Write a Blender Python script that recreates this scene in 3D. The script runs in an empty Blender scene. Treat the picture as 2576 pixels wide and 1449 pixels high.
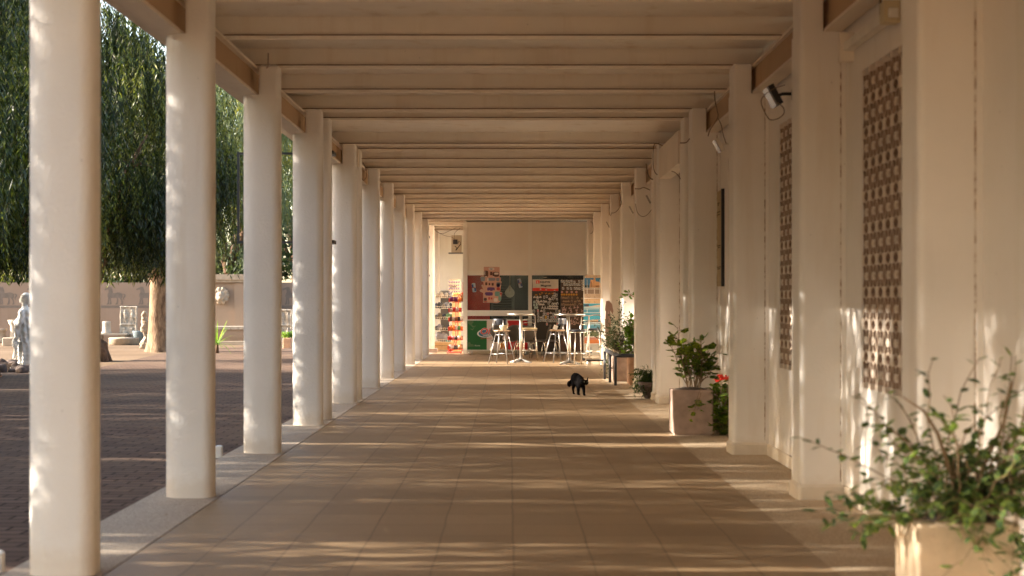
import bpy, bmesh, math, random
from mathutils import Vector, Matrix, Euler
from mathutils import noise as mnoise
R = math.radians
C = bpy.context.scene.collection
sc = bpy.context.scene
rnd = random.Random(7)

# ------------------------------------------------------------------ camera
F = 3578.0; CX = 1281.0; CY = 760.0; CH = 1.41; K = 2576.0/4096.0
cam = bpy.data.cameras.new('camera'); camo = bpy.data.objects.new('camera', cam); C.objects.link(camo)
camo.location = (0, 0, CH); camo.rotation_euler = (R(90), 0, 0)
cam.sensor_width = 36; cam.lens = 36*F/2576.0
cam.shift_x = (1288-CX)/2576.0; cam.shift_y = (CY-724.5)/2576.0
cam.clip_start = 0.1; cam.clip_end = 2000
cam.dof.use_dof = True; cam.dof.focus_distance = 30; cam.dof.aperture_fstop = 2.4
sc.camera = camo
# ------------------------------------------------------------------ light
SUN_EL = 22.0
sdir = Vector((-1, 0.012, math.tan(R(SUN_EL)))).normalized()      # towards the sun
w = bpy.data.worlds.new("World"); sc.world = w; w.use_nodes = True
nt = w.node_tree; bg = nt.nodes['Background']
sky = nt.nodes.new('ShaderNodeTexSky'); sky.sky_type = 'NISHITA'; sky.sun_disc = False
sky.sun_elevation = R(SUN_EL); sky.sun_rotation = math.atan2(sdir.x, sdir.y)
sky.air_density = 1.0; sky.dust_density = 2.0
wb = nt.nodes.new('ShaderNodeMix'); wb.data_type = 'RGBA'; wb.blend_type = 'MULTIPLY'; wb.inputs[0].default_value = 1; wb.inputs[7].default_value = (1.0, .90, .79, 1)
nt.links.new(sky.outputs[0], wb.inputs[6]); nt.links.new(wb.outputs[2], bg.inputs[0]); bg.inputs[1].default_value = 0.15
sl = bpy.data.lights.new('sun', 'SUN'); sl.energy = 4.3; sl.angle = R(0.45); sl.color = (1, .90, .77)
so = bpy.data.objects.new('sun', sl); C.objects.link(so)
so.rotation_euler = (-sdir).to_track_quat('-Z', 'Y').to_euler()
vs = sc.view_settings
vs.view_transform = 'Standard'; vs.look = 'None'; vs.gamma = 1; vs.exposure = 2.5
sc.cycles.max_bounces = 10; sc.cycles.diffuse_bounces = 7; sc.cycles.transparent_max_bounces = 8
sc.cycles.sample_clamp_indirect = 8; sc.cycles.caustics_reflective = False; sc.cycles.caustics_refractive = False

# ------------------------------------------------------------------ pixel -> world helpers
def P(x, y, Y): return Vector(((x-CX)*Y/F, Y, CH-(y-CY)*Y/F))
def S(sx, sy, Y): return P(sx*K, sy*K, Y)
def px(sx, Y): return (sx*K-CX)*Y/F
def pz(sy, Y): return CH-(sy*K-CY)*Y/F
def gnd(x, y, z=-0.1):
    Y = (CH-z)*F/(y-CY); return Vector(((x-CX)*Y/F, Y, z))

# ------------------------------------------------------------------ materials
def nodes(name):
    m = bpy.data.materials.new(name); m.use_nodes = True
    return m, m.node_tree, m.node_tree.nodes['Principled BSDF']
def ramp(nt, fac, stops):
    r = nt.nodes.new('ShaderNodeValToRGB'); e = r.color_ramp.elements
    while len(e) < len(stops): e.new(0.5)
    for i, (p, c) in enumerate(stops): e[i].position = p; e[i].color = (*c, 1)
    nt.links.new(fac, r.inputs[0]); return r.outputs[0]
def noise(nt, scale, detail=3, coord='Object', rough=.55, vec=None, dist=0):
    n = nt.nodes.new('ShaderNodeTexNoise'); n.inputs['Scale'].default_value = scale
    n.inputs['Detail'].default_value = detail; n.inputs['Roughness'].default_value = rough
    n.inputs['Distortion'].default_value = dist
    if vec is None:
        tc = nt.nodes.new('ShaderNodeTexCoord'); vec = tc.outputs[coord] if coord != 'World' else None
        if vec is None:
            g = nt.nodes.new('ShaderNodeNewGeometry'); vec = g.outputs['Position']
    nt.links.new(vec, n.inputs['Vector']); return n.outputs['Fac']
def worldpos(nt, scale=(1, 1, 1), loc=(0, 0, 0)):
    g = nt.nodes.new('ShaderNodeNewGeometry'); mp = nt.nodes.new('ShaderNodeMapping')
    mp.inputs['Scale'].default_value = scale; mp.inputs['Location'].default_value = loc
    nt.links.new(g.outputs['Position'], mp.inputs['Vector']); return mp.outputs[0]
def mixc(nt, fac, a, b, mode='MIX'):
    m = nt.nodes.new('ShaderNodeMix'); m.data_type = 'RGBA'; m.blend_type = mode
    for sock, v in ((m.inputs[0], fac), (m.inputs[6], a), (m.inputs[7], b)):
        if isinstance(v, (int, float)): sock.default_value = v
        elif isinstance(v, tuple): sock.default_value = (*v, 1)
        else: nt.links.new(v, sock)
    return m.outputs[2]
def bump(nt, bs, h, strength, dist=.01):
    b = nt.nodes.new('ShaderNodeBump'); b.inputs['Strength'].default_value = strength
    b.inputs['Distance'].default_value = dist
    nt.links.new(h, b.inputs['Height']); nt.links.new(b.outputs[0], bs.inputs['Normal'])
def plain(name, col, rough=.6, metal=0, var=.12, vscale=6, bmp=0, spec=.5, bscale=60):
    m, nt, bs = nodes(name)
    n = noise(nt, vscale, 4, 'World')
    c = ramp(nt, n, [(.3, tuple(x*(1-var) for x in col)), (.7, tuple(min(1, x*(1+var)) for x in col))])
    nt.links.new(c, bs.inputs['Base Color'])
    bs.inputs['Roughness'].default_value = rough; bs.inputs['Metallic'].default_value = metal
    bs.inputs['Specular IOR Level'].default_value = spec
    if bmp: bump(nt, bs, noise(nt, bscale, 3, 'World'), bmp)
    return m
def paint(name, col, bumpy, bscale, dirt=.5, drip=True, pits=0):
    m, nt, bs = nodes(name)
    wp = worldpos(nt)
    a = noise(nt, 1.3, 5, vec=wp)
    c = ramp(nt, a, [(.3, tuple(x*.93 for x in col)), (.72, tuple(min(1, x*1.03) for x in col))])
    # vertical streaks of grime
    sv = worldpos(nt, (4, 4, .5)); s = noise(nt, 1, 5, vec=sv)
    sf = ramp(nt, s, [(.56, (0, 0, 0)), (.8, (dirt,)*3)])
    c = mixc(nt, sf, c, tuple(x*y for x, y in zip(col, (.72, .62, .48))))
    # small specks
    v = nt.nodes.new('ShaderNodeTexVoronoi'); v.inputs['Scale'].default_value = 7; nt.links.new(wp, v.inputs['Vector'])
    k = ramp(nt, v.outputs['Distance'], [(.0, (.8,)*3), (.055, (.0,)*3)])
    c = mixc(nt, k, c, tuple(x*.45 for x in col))
    # dirt near the foot
    g = nt.nodes.new('ShaderNodeNewGeometry'); sp = nt.nodes.new('ShaderNodeSeparateXYZ'); nt.links.new(g.outputs['Position'], sp.inputs[0])
    nz = noise(nt, 14, 4, vec=wp)
    ad = nt.nodes.new('ShaderNodeMath'); ad.operation = 'MULTIPLY_ADD'; nt.links.new(nz, ad.inputs[0]); ad.inputs[1].default_value = -.16; nt.links.new(sp.outputs[2], ad.inputs[2])
    f = ramp(nt, ad.outputs[0], [(-0.0, (.30,)*3), (.10, (0, 0, 0))])
    c = mixc(nt, f, c, tuple(x*y for x, y in zip(col, (.66, .55, .4))))
    nt.links.new(c, bs.inputs['Base Color']); bs.inputs['Roughness'].default_value = .75
    bs.inputs['Specular IOR Level'].default_value = .25
    if bumpy: bump(nt, bs, noise(nt, bscale, 4, vec=wp), bumpy, .012)
    return m
W0 = (.80, .725, .63)
M = {}
M['column'] = paint('stucco_paint', (.83, .785, .725), .4, 45, .5)
M['wall'] = paint('wall_paint', (.85, .80, .74), .12, 40, .4)
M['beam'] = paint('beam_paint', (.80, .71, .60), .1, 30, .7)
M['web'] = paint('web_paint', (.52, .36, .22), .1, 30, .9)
M['ceil'] = paint('ceiling_paint', (.90, .83, .73), .1, 12, .8)
M['rib'] = paint('rib_paint', (.86, .78, .67), .1, 30, .5)
M['cream'] = paint('cream_wall', (.90, .87, .78), .1, 30, .25)
M['shopw'] = paint('shop_panel', (.84, .76, .65), .03, 20, .15)
M['shopf'] = paint('shop_frame', (.86, .80, .70), .02, 20, .15)
M['lip'] = paint('lit_rib_edge', (.88, .80, .69), .05, 30, .4)  # bounce light on the rib lip put into its lighter colour
M['shade_grime'] = plain('rust_shadow_line', (.20, .11, .06), .9, var=.5, vscale=9)  # rust and dirt, with the crease shadow above the lip painted in
m_, nt_, bs_ = nodes('rusty_crack')
nt_.links.new(ramp(nt_, noise(nt_, 1, 5, vec=worldpos(nt_, (6, 6, 14)), rough=.7), [(.44, (.76, .70, .62)), (.60, (.30, .17, .09))]), bs_.inputs['Base Color']); M['crack'] = m_
M['plinth'] = paint('plinth_paint', (.78, .71, .61), .1, 30, .6)

def floor_mat():
    m, nt, bs = nodes('floor_tiles'); wp = worldpos(nt, loc=(-.033+.43*20, 0, 0))
    b = nt.nodes.new('ShaderNodeTexBrick'); b.offset = 0; b.inputs['Scale'].default_value = 1
    b.inputs['Brick Width'].default_value = .43; b.inputs['Row Height'].default_value = .43
    b.inputs['Mortar Size'].default_value = .008; b.inputs['Mortar Smooth'].default_value = .3
    b.inputs['Bias'].default_value = 0
    wob = nt.nodes.new('ShaderNodeMixRGB')
    b.inputs['Color1'].default_value = (.225, .145, .078, 1); b.inputs['Color2'].default_value = (.315, .210, .118, 1)
    b.inputs['Mortar'].default_value = (.12, .075, .042, 1)
    nn = nt.nodes.new('ShaderNodeTexNoise'); nn.inputs['Scale'].default_value = 2.3; nt.links.new(wp, nn.inputs['Vector'])
    sb = nt.nodes.new('ShaderNodeVectorMath'); sb.operation = 'MULTIPLY_ADD'
    nt.links.new(nn.outputs['Color'], sb.inputs[0]); sb.inputs[1].default_value = (.02, .02, 0); nt.links.new(wp, sb.inputs[2])
    nt.links.new(sb.outputs[0], b.inputs['Vector'])
    sp = noise(nt, 170, 2, vec=wp)
    c = mixc(nt, ramp(nt, sp, [(.45, (0, 0, 0)), (.62, (.55,)*3)]), b.outputs[0], (.46, .34, .20))
    sp2 = noise(nt, 95, 2, vec=worldpos(nt, loc=(3, 7, 0)))
    c = mixc(nt, ramp(nt, sp2, [(.56, (0, 0, 0)), (.68, (.6,)*3)]), c, (.16, .10, .06))
    big = noise(nt, .9, 6, vec=wp)
    c = mixc(nt, ramp(nt, big, [(.3, (.0,)*3), (.75, (.45,)*3)]), c, (.26, .18, .11))
    st = noise(nt, 5, 5, vec=wp, dist=1.5)
    c = mixc(nt, ramp(nt, st, [(.62, (0,)*3), (.74, (.35,)*3)]), c, (.17, .11, .07))
    nt.links.new(c, bs.inputs['Base Color'])
    bs.inputs['Roughness'].default_value = .55; bs.inputs['Specular IOR Level'].default_value = .3
    h = mixc(nt, .5, b.outputs[1], sp)
    bump(nt, bs, h, .12, .004); return m
def terrazzo(name, a, b2, dark):
    m, nt, bs = nodes(name); wp = worldpos(nt)
    c = ramp(nt, noise(nt, 1.1, 5, vec=wp), [(.3, a), (.7, b2)])
    c = mixc(nt, ramp(nt, noise(nt, 120, 2, vec=wp), [(.53, (0,)*3), (.63, (.7,)*3)]), c, dark)
    c = mixc(nt, ramp(nt, noise(nt, 90, 2, vec=worldpos(nt, loc=(5, 2, 0))), [(.55, (0,)*3), (.62, (.6,)*3)]), c, tuple(min(1, x*1.4) for x in b2))
    nt.links.new(c, bs.inputs['Base Color']); bs.inputs['Roughness'].default_value = .8; bs.inputs['Specular IOR Level'].default_value = .12
    bump(nt, bs, noise(nt, 90, 2, vec=wp), .2, .004); return m
def paver_mat():
    m, nt, bs = nodes('brick_pavers'); wp = worldpos(nt)
    b = nt.nodes.new('ShaderNodeTexBrick'); b.offset = .5; b.inputs['Scale'].default_value = 1
    b.inputs['Brick Width'].default_value = .30; b.inputs['Row Height'].default_value = .16
    b.inputs['Mortar Size'].default_value = .014; b.inputs['Mortar Smooth'].default_value = .4
    b.inputs['Color1'].default_value = (.105, .066, .050, 1); b.inputs['Color2'].default_value = (.165, .108, .080, 1)
    b.inputs['Mortar'].default_value = (.022, .014, .011, 1)
    nn = nt.nodes.new('ShaderNodeTexNoise'); nn.inputs['Scale'].default_value = 3; nt.links.new(wp, nn.inputs['Vector'])
    sb = nt.nodes.new('ShaderNodeVectorMath'); sb.operation = 'MULTIPLY_ADD'
    nt.links.new(nn.outputs['Color'], sb.inputs[0]); sb.inputs[1].default_value = (.06, .06, 0); nt.links.new(wp, sb.inputs[2])
    nt.links.new(sb.outputs[0], b.inputs['Vector'])
    c = mixc(nt, ramp(nt, noise(nt, .5, 5, vec=wp), [(.35, (0,)*3), (.7, (.6,)*3)]), b.outputs[0], (.165, .114, .080))
    c = mixc(nt, ramp(nt, noise(nt, 40, 3, vec=wp), [(.5, (0,)*3), (.75, (.5,)*3)]), c, (.10, .07, .06))
    nt.links.new(c, bs.inputs['Base Color']); bs.inputs['Roughness'].default_value = .9; bs.inputs['Specular IOR Level'].default_value = .08
    bump(nt, bs, b.outputs[1], -.6, .01); return m
def sand_mat():
    m, nt, bs = nodes('dry_earth'); wp = worldpos(nt)
    c = ramp(nt, noise(nt, .35, 6, vec=wp), [(.3, (.13, .088, .056)), (.7, (.20, .142, .094))])
    c = mixc(nt, ramp(nt, noise(nt, 3, 5, vec=wp), [(.55, (0,)*3), (.75, (.7,)*3)]), c, (.12, .08, .055))
    nt.links.new(c, bs.inputs['Base Color']); bs.inputs['Roughness'].default_value = .95; bs.inputs['Specular IOR Level'].default_value = .08
    bump(nt, bs, noise(nt, 12, 5, vec=wp), .6, .03); return m
def leaf_mat(name, dark, mid, light, scale=1.2, trans=.35, rough=.45, seed=0.0):
    m, nt, bs = nodes(name); wp = worldpos(nt, loc=(seed, 0, 0))
    a = noise(nt, scale, 2, vec=wp); b = noise(nt, scale*22, 1, vec=wp)
    mm = nt.nodes.new('ShaderNodeMath'); mm.operation = 'MULTIPLY_ADD'; nt.links.new(b, mm.inputs[0]); mm.inputs[1].default_value = .55
    s2 = nt.nodes.new('ShaderNodeMath'); s2.operation = 'MULTIPLY'; nt.links.new(a, s2.inputs[0]); s2.inputs[1].default_value = .45
    nt.links.new(s2.outputs[0], mm.inputs[2])
    c = ramp(nt, mm.outputs[0], [(.38, dark), (.5, mid), (.61, light)])
    nt.links.new(c, bs.inputs['Base Color']); bs.inputs['Roughness'].default_value = rough
    bs.inputs['Specular IOR Level'].default_value = .3
    tr = nt.nodes.new('ShaderNodeBsdfTranslucent')
    c2 = mixc(nt, 1.0, c, (1.5, 1.6, .7), 'MULTIPLY'); nt.links.new(c2, tr.inputs['Color'])
    mx = nt.nodes.new('ShaderNodeMixShader'); mx.inputs[0].default_value = trans
    nt.links.new(bs.outputs[0], mx.inputs[1]); nt.links.new(tr.outputs[0], mx.inputs[2])
    nt.links.new(mx.outputs[0], nt.nodes['Material Output'].inputs['Surface']); return m
def bark_mat(name, a, b, sc_=5):
    m, nt, bs = nodes(name); v = worldpos(nt, (sc_*2.2, sc_*2.2, sc_*.5))
    n = noise(nt, 1, 7, vec=v, dist=1.2, rough=.65)
    c = ramp(nt, n, [(.36, a), (.62, b)])
    c = mixc(nt, ramp(nt, noise(nt, 2.2, 3, vec=worldpos(nt)), [(.45, (0,)*3), (.65, (.55,)*3)]), c, tuple(x*.55 for x in a))
    nt.links.new(c, bs.inputs['Base Color']); bs.inputs['Roughness'].default_value = .9
    bump(nt, bs, n, 1, .06); return m
def glass_mat(name, tint=(.9, .93, .9)):
    m, nt, bs = nodes(name)
    g = nt.nodes.new('ShaderNodeBsdfGlossy'); g.inputs['Roughness'].default_value = .04
    t = nt.nodes.new('ShaderNodeBsdfTransparent'); t.inputs[0].default_value = (*tint, 1)
    fr = nt.nodes.new('ShaderNodeFresnel'); fr.inputs[0].default_value = 1.5
    ad = nt.nodes.new('ShaderNodeMath'); ad.operation = 'MULTIPLY_ADD'; nt.links.new(fr.outputs[0], ad.inputs[0])
    ad.inputs[1].default_value = 1.5; nt.links.new(noise(nt, 1.5, 3, 'World'), ad.inputs[2]); 
    s = nt.nodes.new('ShaderNodeMath'); s.operation = 'MULTIPLY'; nt.links.new(ad.outputs[0], s.inputs[0]); s.inputs[1].default_value = .03
    mx = nt.nodes.new('ShaderNodeMixShader'); nt.links.new(s.outputs[0], mx.inputs[0])
    nt.links.new(t.outputs[0], mx.inputs[1]); nt.links.new(g.outputs[0], mx.inputs[2])
    nt.links.new(mx.outputs[0], nt.nodes['Material Output'].inputs['Surface']); return m
M['floor'] = floor_mat()
M['kerb'] = terrazzo('terrazzo_kerb', (.35, .285, .22), (.44, .365, .285), (.17, .13, .10))
M['border'] = terrazzo('border_tiles', (.40, .31, .21), (.47, .37, .26), (.22, .15, .10))
M['paver'] = paver_mat(); M['sand'] = sand_mat()
M['leaf'] = leaf_mat('pepper_leaves', (.007, .013, .004), (.024, .038, .008), (.14, .15, .025), .55, .3)
M['leafy'] = leaf_mat('sunlit_leaves', (.06, .08, .014), (.16, .17, .03), (.34, .30, .06), .9, .4, seed=4)
M['leafb'] = leaf_mat('blue_green_leaves', (.05, .075, .045), (.09, .12, .065), (.15, .18, .09), .9, .3, seed=9)
M['leafv'] = leaf_mat('vine_leaves', (.035, .065, .030), (.095, .155, .065), (.26, .34, .08), 3, .35, seed=2)
M['leafg'] = leaf_mat('geranium_leaves', (.030, .065, .014), (.09, .15, .025), (.30, .34, .04), 2.6, .4, seed=6)
M['leafd'] = leaf_mat('dark_vine_leaves', (.014, .024, .010), (.03, .05, .018), (.07, .10, .04), 4, .25, seed=3)
M['fern'] = leaf_mat('fern_leaves', (.012, .028, .006), (.032, .062, .012), (.08, .12, .025), 5, .3, seed=5)
M['bright'] = leaf_mat('bright_leaves', (.06, .13, .025), (.14, .26, .05), (.30, .42, .06), 4, .45, seed=8)
M['bark'] = bark_mat('pepper_bark', (.11, .060, .032), (.36, .24, .145))
M['barkd'] = bark_mat('dark_bark', (.07, .035, .02), (.20, .11, .06))
M['stem'] = plain('woody_stem', (.23, .15, .08), .8, bmp=.3)
M['petal'] = plain('red_petals', (.75, .03, .01), .5)
M['terra'] = plain('clay_planter', (.58, .45, .31), .8, var=.22, vscale=5, bmp=.4, bscale=30)
M['terrap'] = plain('pinkish_clay_planter', (.36, .255, .20), .8, var=.22, vscale=8, bmp=.35, bscale=30)
M['terrao'] = plain('orange_clay_planter', (.62, .38, .24), .75, var=.18, vscale=6, bmp=.3, bscale=30)
M['soil'] = plain('soil', (.07, .05, .035), .95, bmp=.6)
M['black'] = plain('black_paint', (.018, .018, .022), .4)
M['blue_black'] = plain('glossy_dark_pipe', (.05, .06, .08), .28)
M['chrome'] = plain('chrome_tube', (.70, .67, .62), .22, 1)
M['alu'] = plain('brushed_aluminium', (.72, .69, .64), .33, 1)
M['greysteel'] = plain('grey_steel', (.30, .29, .28), .38, .8)
M['galv'] = plain('white_steel', (.78, .74, .66), .4)
M['wood'] = plain('light_wood', (.55, .38, .24), .5, bmp=.1)
M['woodd'] = plain('crate_wood', (.52, .35, .17), .7, bmp=.2)
M['kraft'] = plain('kraft_card', (.50, .33, .15), .8)
M['seat_cream'] = plain('cream_vinyl', (.62, .53, .34), .45)
M['seat_black'] = plain('black_vinyl', (.03, .032, .04), .3)
M['shell'] = plain('grey_plastic', (.085, .078, .07), .35)
M['fur'] = plain('black_fur', (.003, .0025, .0025), .95, bmp=.5, bscale=120, spec=.03)
M['eye'] = plain('cat_eye', (.28, .30, .22), .2)
M['marble'] = plain('weathered_marble', (.74, .73, .70), .7, var=.14, bmp=.25, bscale=20)
M['stone'] = plain('carved_stone', (.34, .27, .20), .85, var=.2, bmp=.7, bscale=14)
M['stoneg'] = plain('grey_carved_stone', (.36, .31, .25), .9, var=.22, bmp=.7, bscale=14)
M['rock'] = plain('dark_rock', (.12, .085, .07), .9, var=.3, bmp=.6, bscale=10)
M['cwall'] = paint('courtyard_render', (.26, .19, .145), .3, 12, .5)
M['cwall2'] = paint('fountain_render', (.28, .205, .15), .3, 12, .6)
M['mural'] = plain('grey_mural_paint', (.15, .12, .10), .8, var=.15)
M['basket'] = plain('blue_grey_wicker', (.13, .17, .19), .8, bmp=.5, bscale=40)
M['red'] = plain('red_paint', (.72, .04, .015), .35)
M['redd'] = plain('dark_red_wall', (.60, .035, .014), .5)
M['white'] = plain('white_plastic', (.82, .80, .75), .4, var=.04)
M['green'] = plain('green_print', (.006, .13, .022), .35, var=.05)
M['cyan'] = plain('print_blue', (.05, .19, .30), .4, var=.05)
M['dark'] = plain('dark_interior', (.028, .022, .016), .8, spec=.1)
M['grey'] = plain('grey_plastic_panel', (.16, .155, .15), .5)
M['lens'] = plain('lamp_glass', (.30, .28, .25), .15)
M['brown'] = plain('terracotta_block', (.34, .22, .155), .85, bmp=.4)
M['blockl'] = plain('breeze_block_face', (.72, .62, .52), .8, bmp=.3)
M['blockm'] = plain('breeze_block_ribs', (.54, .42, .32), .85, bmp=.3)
M['cardb'] = plain('board_beige', (.47, .36, .20), .7, var=.1, vscale=3)
M['cable'] = plain('cable', (.20, .14, .09), .7)
M['glass'] = glass_mat('window_glass')
M['cloth'] = plain('dusty_pink_cloth', (.42, .27, .22), .9, bmp=.3)
M['acw'] = plain('aged_metal_casing', (.55, .47, .36), .6)
M['ltgrey'] = plain('pale_board', (.60, .56, .48), .6)
M['chrome_rim'] = M['chrome']
def colm(name, c, rough=.4):
    if name not in M: M[name] = plain(name, c, rough, var=.06)
    return M[name]

# ------------------------------------------------------------------ mesh builder
class MB:
    def __init__(s): s.v = []; s.f = []; s.mi = []; s.cur = 0; s.sm = []
    def add(s, vs, fs, smooth=False):
        b = len(s.v); s.v += [Vector(v) for v in vs]
        for f in fs: s.f.append(tuple(i+b for i in f)); s.mi.append(s.cur); s.sm.append(smooth)
        return s
    def box(s, x0, x1, y0, y1, z0, z1):
        vs = [(x, y, z) for z in (z0, z1) for y in (y0, y1) for x in (x0, x1)]
        return s.add(vs, [(0, 2, 3, 1), (4, 5, 7, 6), (0, 1, 5, 4), (2, 6, 7, 3), (0, 4, 6, 2), (1, 3, 7, 5)])
    def obox(s, c, size, rot=(0, 0, 0)):
        m = Euler(rot).to_matrix(); c = Vector(c); h = Vector(size)/2
        vs = [c+m@Vector((x*h.x, y*h.y, z*h.z)) for z in (-1, 1) for y in (-1, 1) for x in (-1, 1)]
        return s.add(vs, [(0, 2, 3, 1), (4, 5, 7, 6), (0, 1, 5, 4), (2, 6, 7, 3), (0, 4, 6, 2), (1, 3, 7, 5)])
    def bbox(s, x0, x1, y0, y1, z0, z1, r=.01):
        # box with bevelled vertical edges and top
        pts = []
        for cx, cy, a0 in ((x1-r, y1-r, 0), (x0+r, y1-r, 90), (x0+r, y0+r, 180), (x1-r, y0+r, 270)):
            for k in range(4): a = R(a0+30*k); pts.append((cx+r*math.cos(a), cy+r*math.sin(a)))
        n = len(pts); cxm, cym = (x0+x1)/2, (y0+y1)/2
        vs = [(x, y, z0) for x, y in pts]+[(x, y, z1-r*.6) for x, y in pts]
        vs += [(x-(r*.6 if x > cxm else -r*.6), y-(r*.6 if y > cym else -r*.6), z1) for x, y in pts]
        fs = [(i, (i+1) % n, n+(i+1) % n, n+i) for i in range(n)]+[(n+i, n+(i+1) % n, 2*n+(i+1) % n, 2*n+i) for i in range(n)]
        fs += [tuple(range(2*n, 3*n)), tuple(reversed(range(n)))]
        return s.add(vs, fs)
    def tube(s, pts, r, n=8, caps=True):
        pts = [Vector(p) for p in pts]; rs = r if isinstance(r, (list, tuple)) else [r]*len(pts)
        b = []; up = Vector((0, 0, 1)); 
        for i, p in enumerate(pts):
            t = (pts[min(i+1, len(pts)-1)]-pts[max(i-1, 0)])
            if t.length < 1e-9: t = Vector((0, 0, 1))
            t.normalize()
            if i == 0:
                u = t.cross(up)
                if u.length < 1e-3: u = t.cross(Vector((0, 1, 0)))
                u.normalize()
            else:
                u = (u-t*u.dot(t)); 
                if u.length < 1e-6: u = t.orthogonal()
                u.normalize()
            v = t.cross(u)
            b += [p+(u*math.cos(2*math.pi*k/n)+v*math.sin(2*math.pi*k/n))*rs[i] for k in range(n)]
        fs = [(i*n+k, i*n+(k+1) % n, (i+1)*n+(k+1) % n, (i+1)*n+k) for i in range(len(pts)-1) for k in range(n)]
        s.add(b, fs, n > 5)
        if caps:
            o = len(s.v)-len(b)
            s.f.append(tuple(o+k for k in reversed(range(n)))); s.mi.append(s.cur); s.sm.append(False)
            s.f.append(tuple(o+(len(pts)-1)*n+k for k in range(n))); s.mi.append(s.cur); s.sm.append(False)
        return s
    def lathe(s, prof, c=(0, 0, 0), n=24, sx=1, sy=1):
        c = Vector(c); vs = []
        for r, z in prof: vs += [c+Vector((r*sx*math.cos(2*math.pi*k/n), r*sy*math.sin(2*math.pi*k/n), z)) for k in range(n)]
        fs = [(i*n+k, i*n+(k+1) % n, (i+1)*n+(k+1) % n, (i+1)*n+k) for i in range(len(prof)-1) for k in range(n)]
        fs += [tuple(reversed(range(n))), tuple((len(prof)-1)*n+k for k in range(n))]
        return s.add(vs, fs, True)
    def ell(s, c, r, nu=12, nv=8, rot=(0, 0, 0)):
        m = Euler(rot).to_matrix(); c = Vector(c); vs = []; 
        if isinstance(r, (int, float)): r = (r, r, r)
        for j in range(nv+1):
            a = math.pi*j/nv; a = min(max(a, .02), math.pi-.02)
            for i in range(nu):
                b = 2*math.pi*i/nu
                vs.append(c+m@Vector((r[0]*math.sin(a)*math.cos(b), r[1]*math.sin(a)*math.sin(b), r[2]*math.cos(a))))
        fs = [(j*nu+i, (j+1)*nu+i, (j+1)*nu+(i+1) % nu, j*nu+(i+1) % nu) for j in range(nv) for i in range(nu)]
        fs += [tuple(range(nu)), tuple(reversed(range(nv*nu, nv*nu+nu)))]
        return s.add(vs, fs, True)
    def limb(s, a, b, ra, rb, n=10):
        a, b = Vector(a), Vector(b); k = max(2, int((b-a).length/(min(ra, rb)*.7))+1)
        s.tube([a.lerp(b, t/k) for t in range(k+1)], [ra+(rb-ra)*t/k for t in range(k+1)], n)
        s.ell(a, ra, n, 6); s.ell(b, rb, n, 6); return s
    def poly(s, pts, nrm, depth):
        """prism: outline pts extruded by depth along nrm"""
        n = Vector(nrm)*depth; pts = [Vector(p) for p in pts]; k = len(pts)
        s.add(pts+[p+n for p in pts], [tuple(range(k)), tuple(reversed(range(k, 2*k)))]+[(i, k+i, k+(i+1) % k, (i+1) % k) for i in range(k)])
        return s
    def quad(s, a, b, c, d): return s.add([a, b, c, d], [(0, 1, 2, 3)])
    def build(s, name, mats, parent=None, off=(0, 0, 0), link=True):
        me = bpy.data.meshes.new(name); o3 = Vector(off)
        me.from_pydata([v-o3 for v in s.v], [], s.f)
        if not isinstance(mats, (list, tuple)): mats = [mats]
        for m in mats: me.materials.append(M[m] if isinstance(m, str) else m)
        me.polygons.foreach_set('material_index', s.mi); me.polygons.foreach_set('use_smooth', s.sm)
        me.update()
        o = bpy.data.objects.new(name, me)
        if link: C.objects.link(o)
        if parent is not None: o.parent = parent
        return o
def fixn(o):
    bm = bmesh.new(); bm.from_mesh(o.data); bmesh.ops.recalc_face_normals(bm, faces=bm.faces); bm.to_mesh(o.data); bm.free(); return o
def tag(o, label, cat, group=None):
    o['label'] = label; o['category'] = cat
    if group: o['group'] = group
    return o
def thing(name, label, cat, loc=(0, 0, 0), rz=0, group=None):
    o = bpy.data.objects.new(name, None); C.objects.link(o); o.location = loc; o.rotation_euler = (0, 0, rz)
    o.empty_display_size = .1
    return tag(o, label, cat, group)
def struct(o, kind='structure'): o['kind'] = kind; return o
def dup(root, loc, rz, label=None, group=None):
    def cp(o, par):
        c = o.copy(); C.objects.link(c); c.parent = par
        for ch in list(o.children): cp(ch, c)
        return c
    r = cp(root, None); r.location = loc; r.rotation_euler = (0, 0, rz)
    if label: r['label'] = label
    if group: r['group'] = group
    return r
def one(name, mb, mat, label, cat, loc, group=None, rz=0):
    o = mb.build(name, mat, None, loc if rz == 0 and loc is not None else (0, 0, 0)); o.location = loc
    return tag(o, label, cat, group)
def fuse(mb, voxel, smooth=2, fn=None):
    """voxel-remesh overlapping volumes into one continuous surface; fn may move the vertices"""
    me = bpy.data.meshes.new('tmp'); me.from_pydata(mb.v, [], mb.f); me.update()
    o = bpy.data.objects.new('tmp', me); C.objects.link(o)
    bm = bmesh.new(); bm.from_mesh(me); bmesh.ops.recalc_face_normals(bm, faces=bm.faces); bm.to_mesh(me); bm.free()
    m = o.modifiers.new('r', 'REMESH'); m.mode = 'VOXEL'; m.voxel_size = voxel; m.use_smooth_shade = True
    if smooth:
        q = o.modifiers.new('s', 'SMOOTH'); q.factor = .5; q.iterations = smooth
    dg = bpy.context.evaluated_depsgraph_get(); ev = o.evaluated_get(dg)
    r = bpy.data.meshes.new_from_object(ev)
    bpy.data.objects.remove(o)
    if fn:
        for v in r.vertices: v.co = fn(v.co.copy(), v.normal.copy())
        r.update()
    return r
def meshobj(name, me, mat, parent=None, off=(0, 0, 0)):
    me.materials.clear(); me.materials.append(M[mat]); 
    for v in me.vertices: v.co -= Vector(off)
    for p in me.polygons: p.use_smooth = True
    me.name = name
    o = bpy.data.objects.new(name, me); C.objects.link(o)
    if parent: o.parent = parent
    return o
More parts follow.
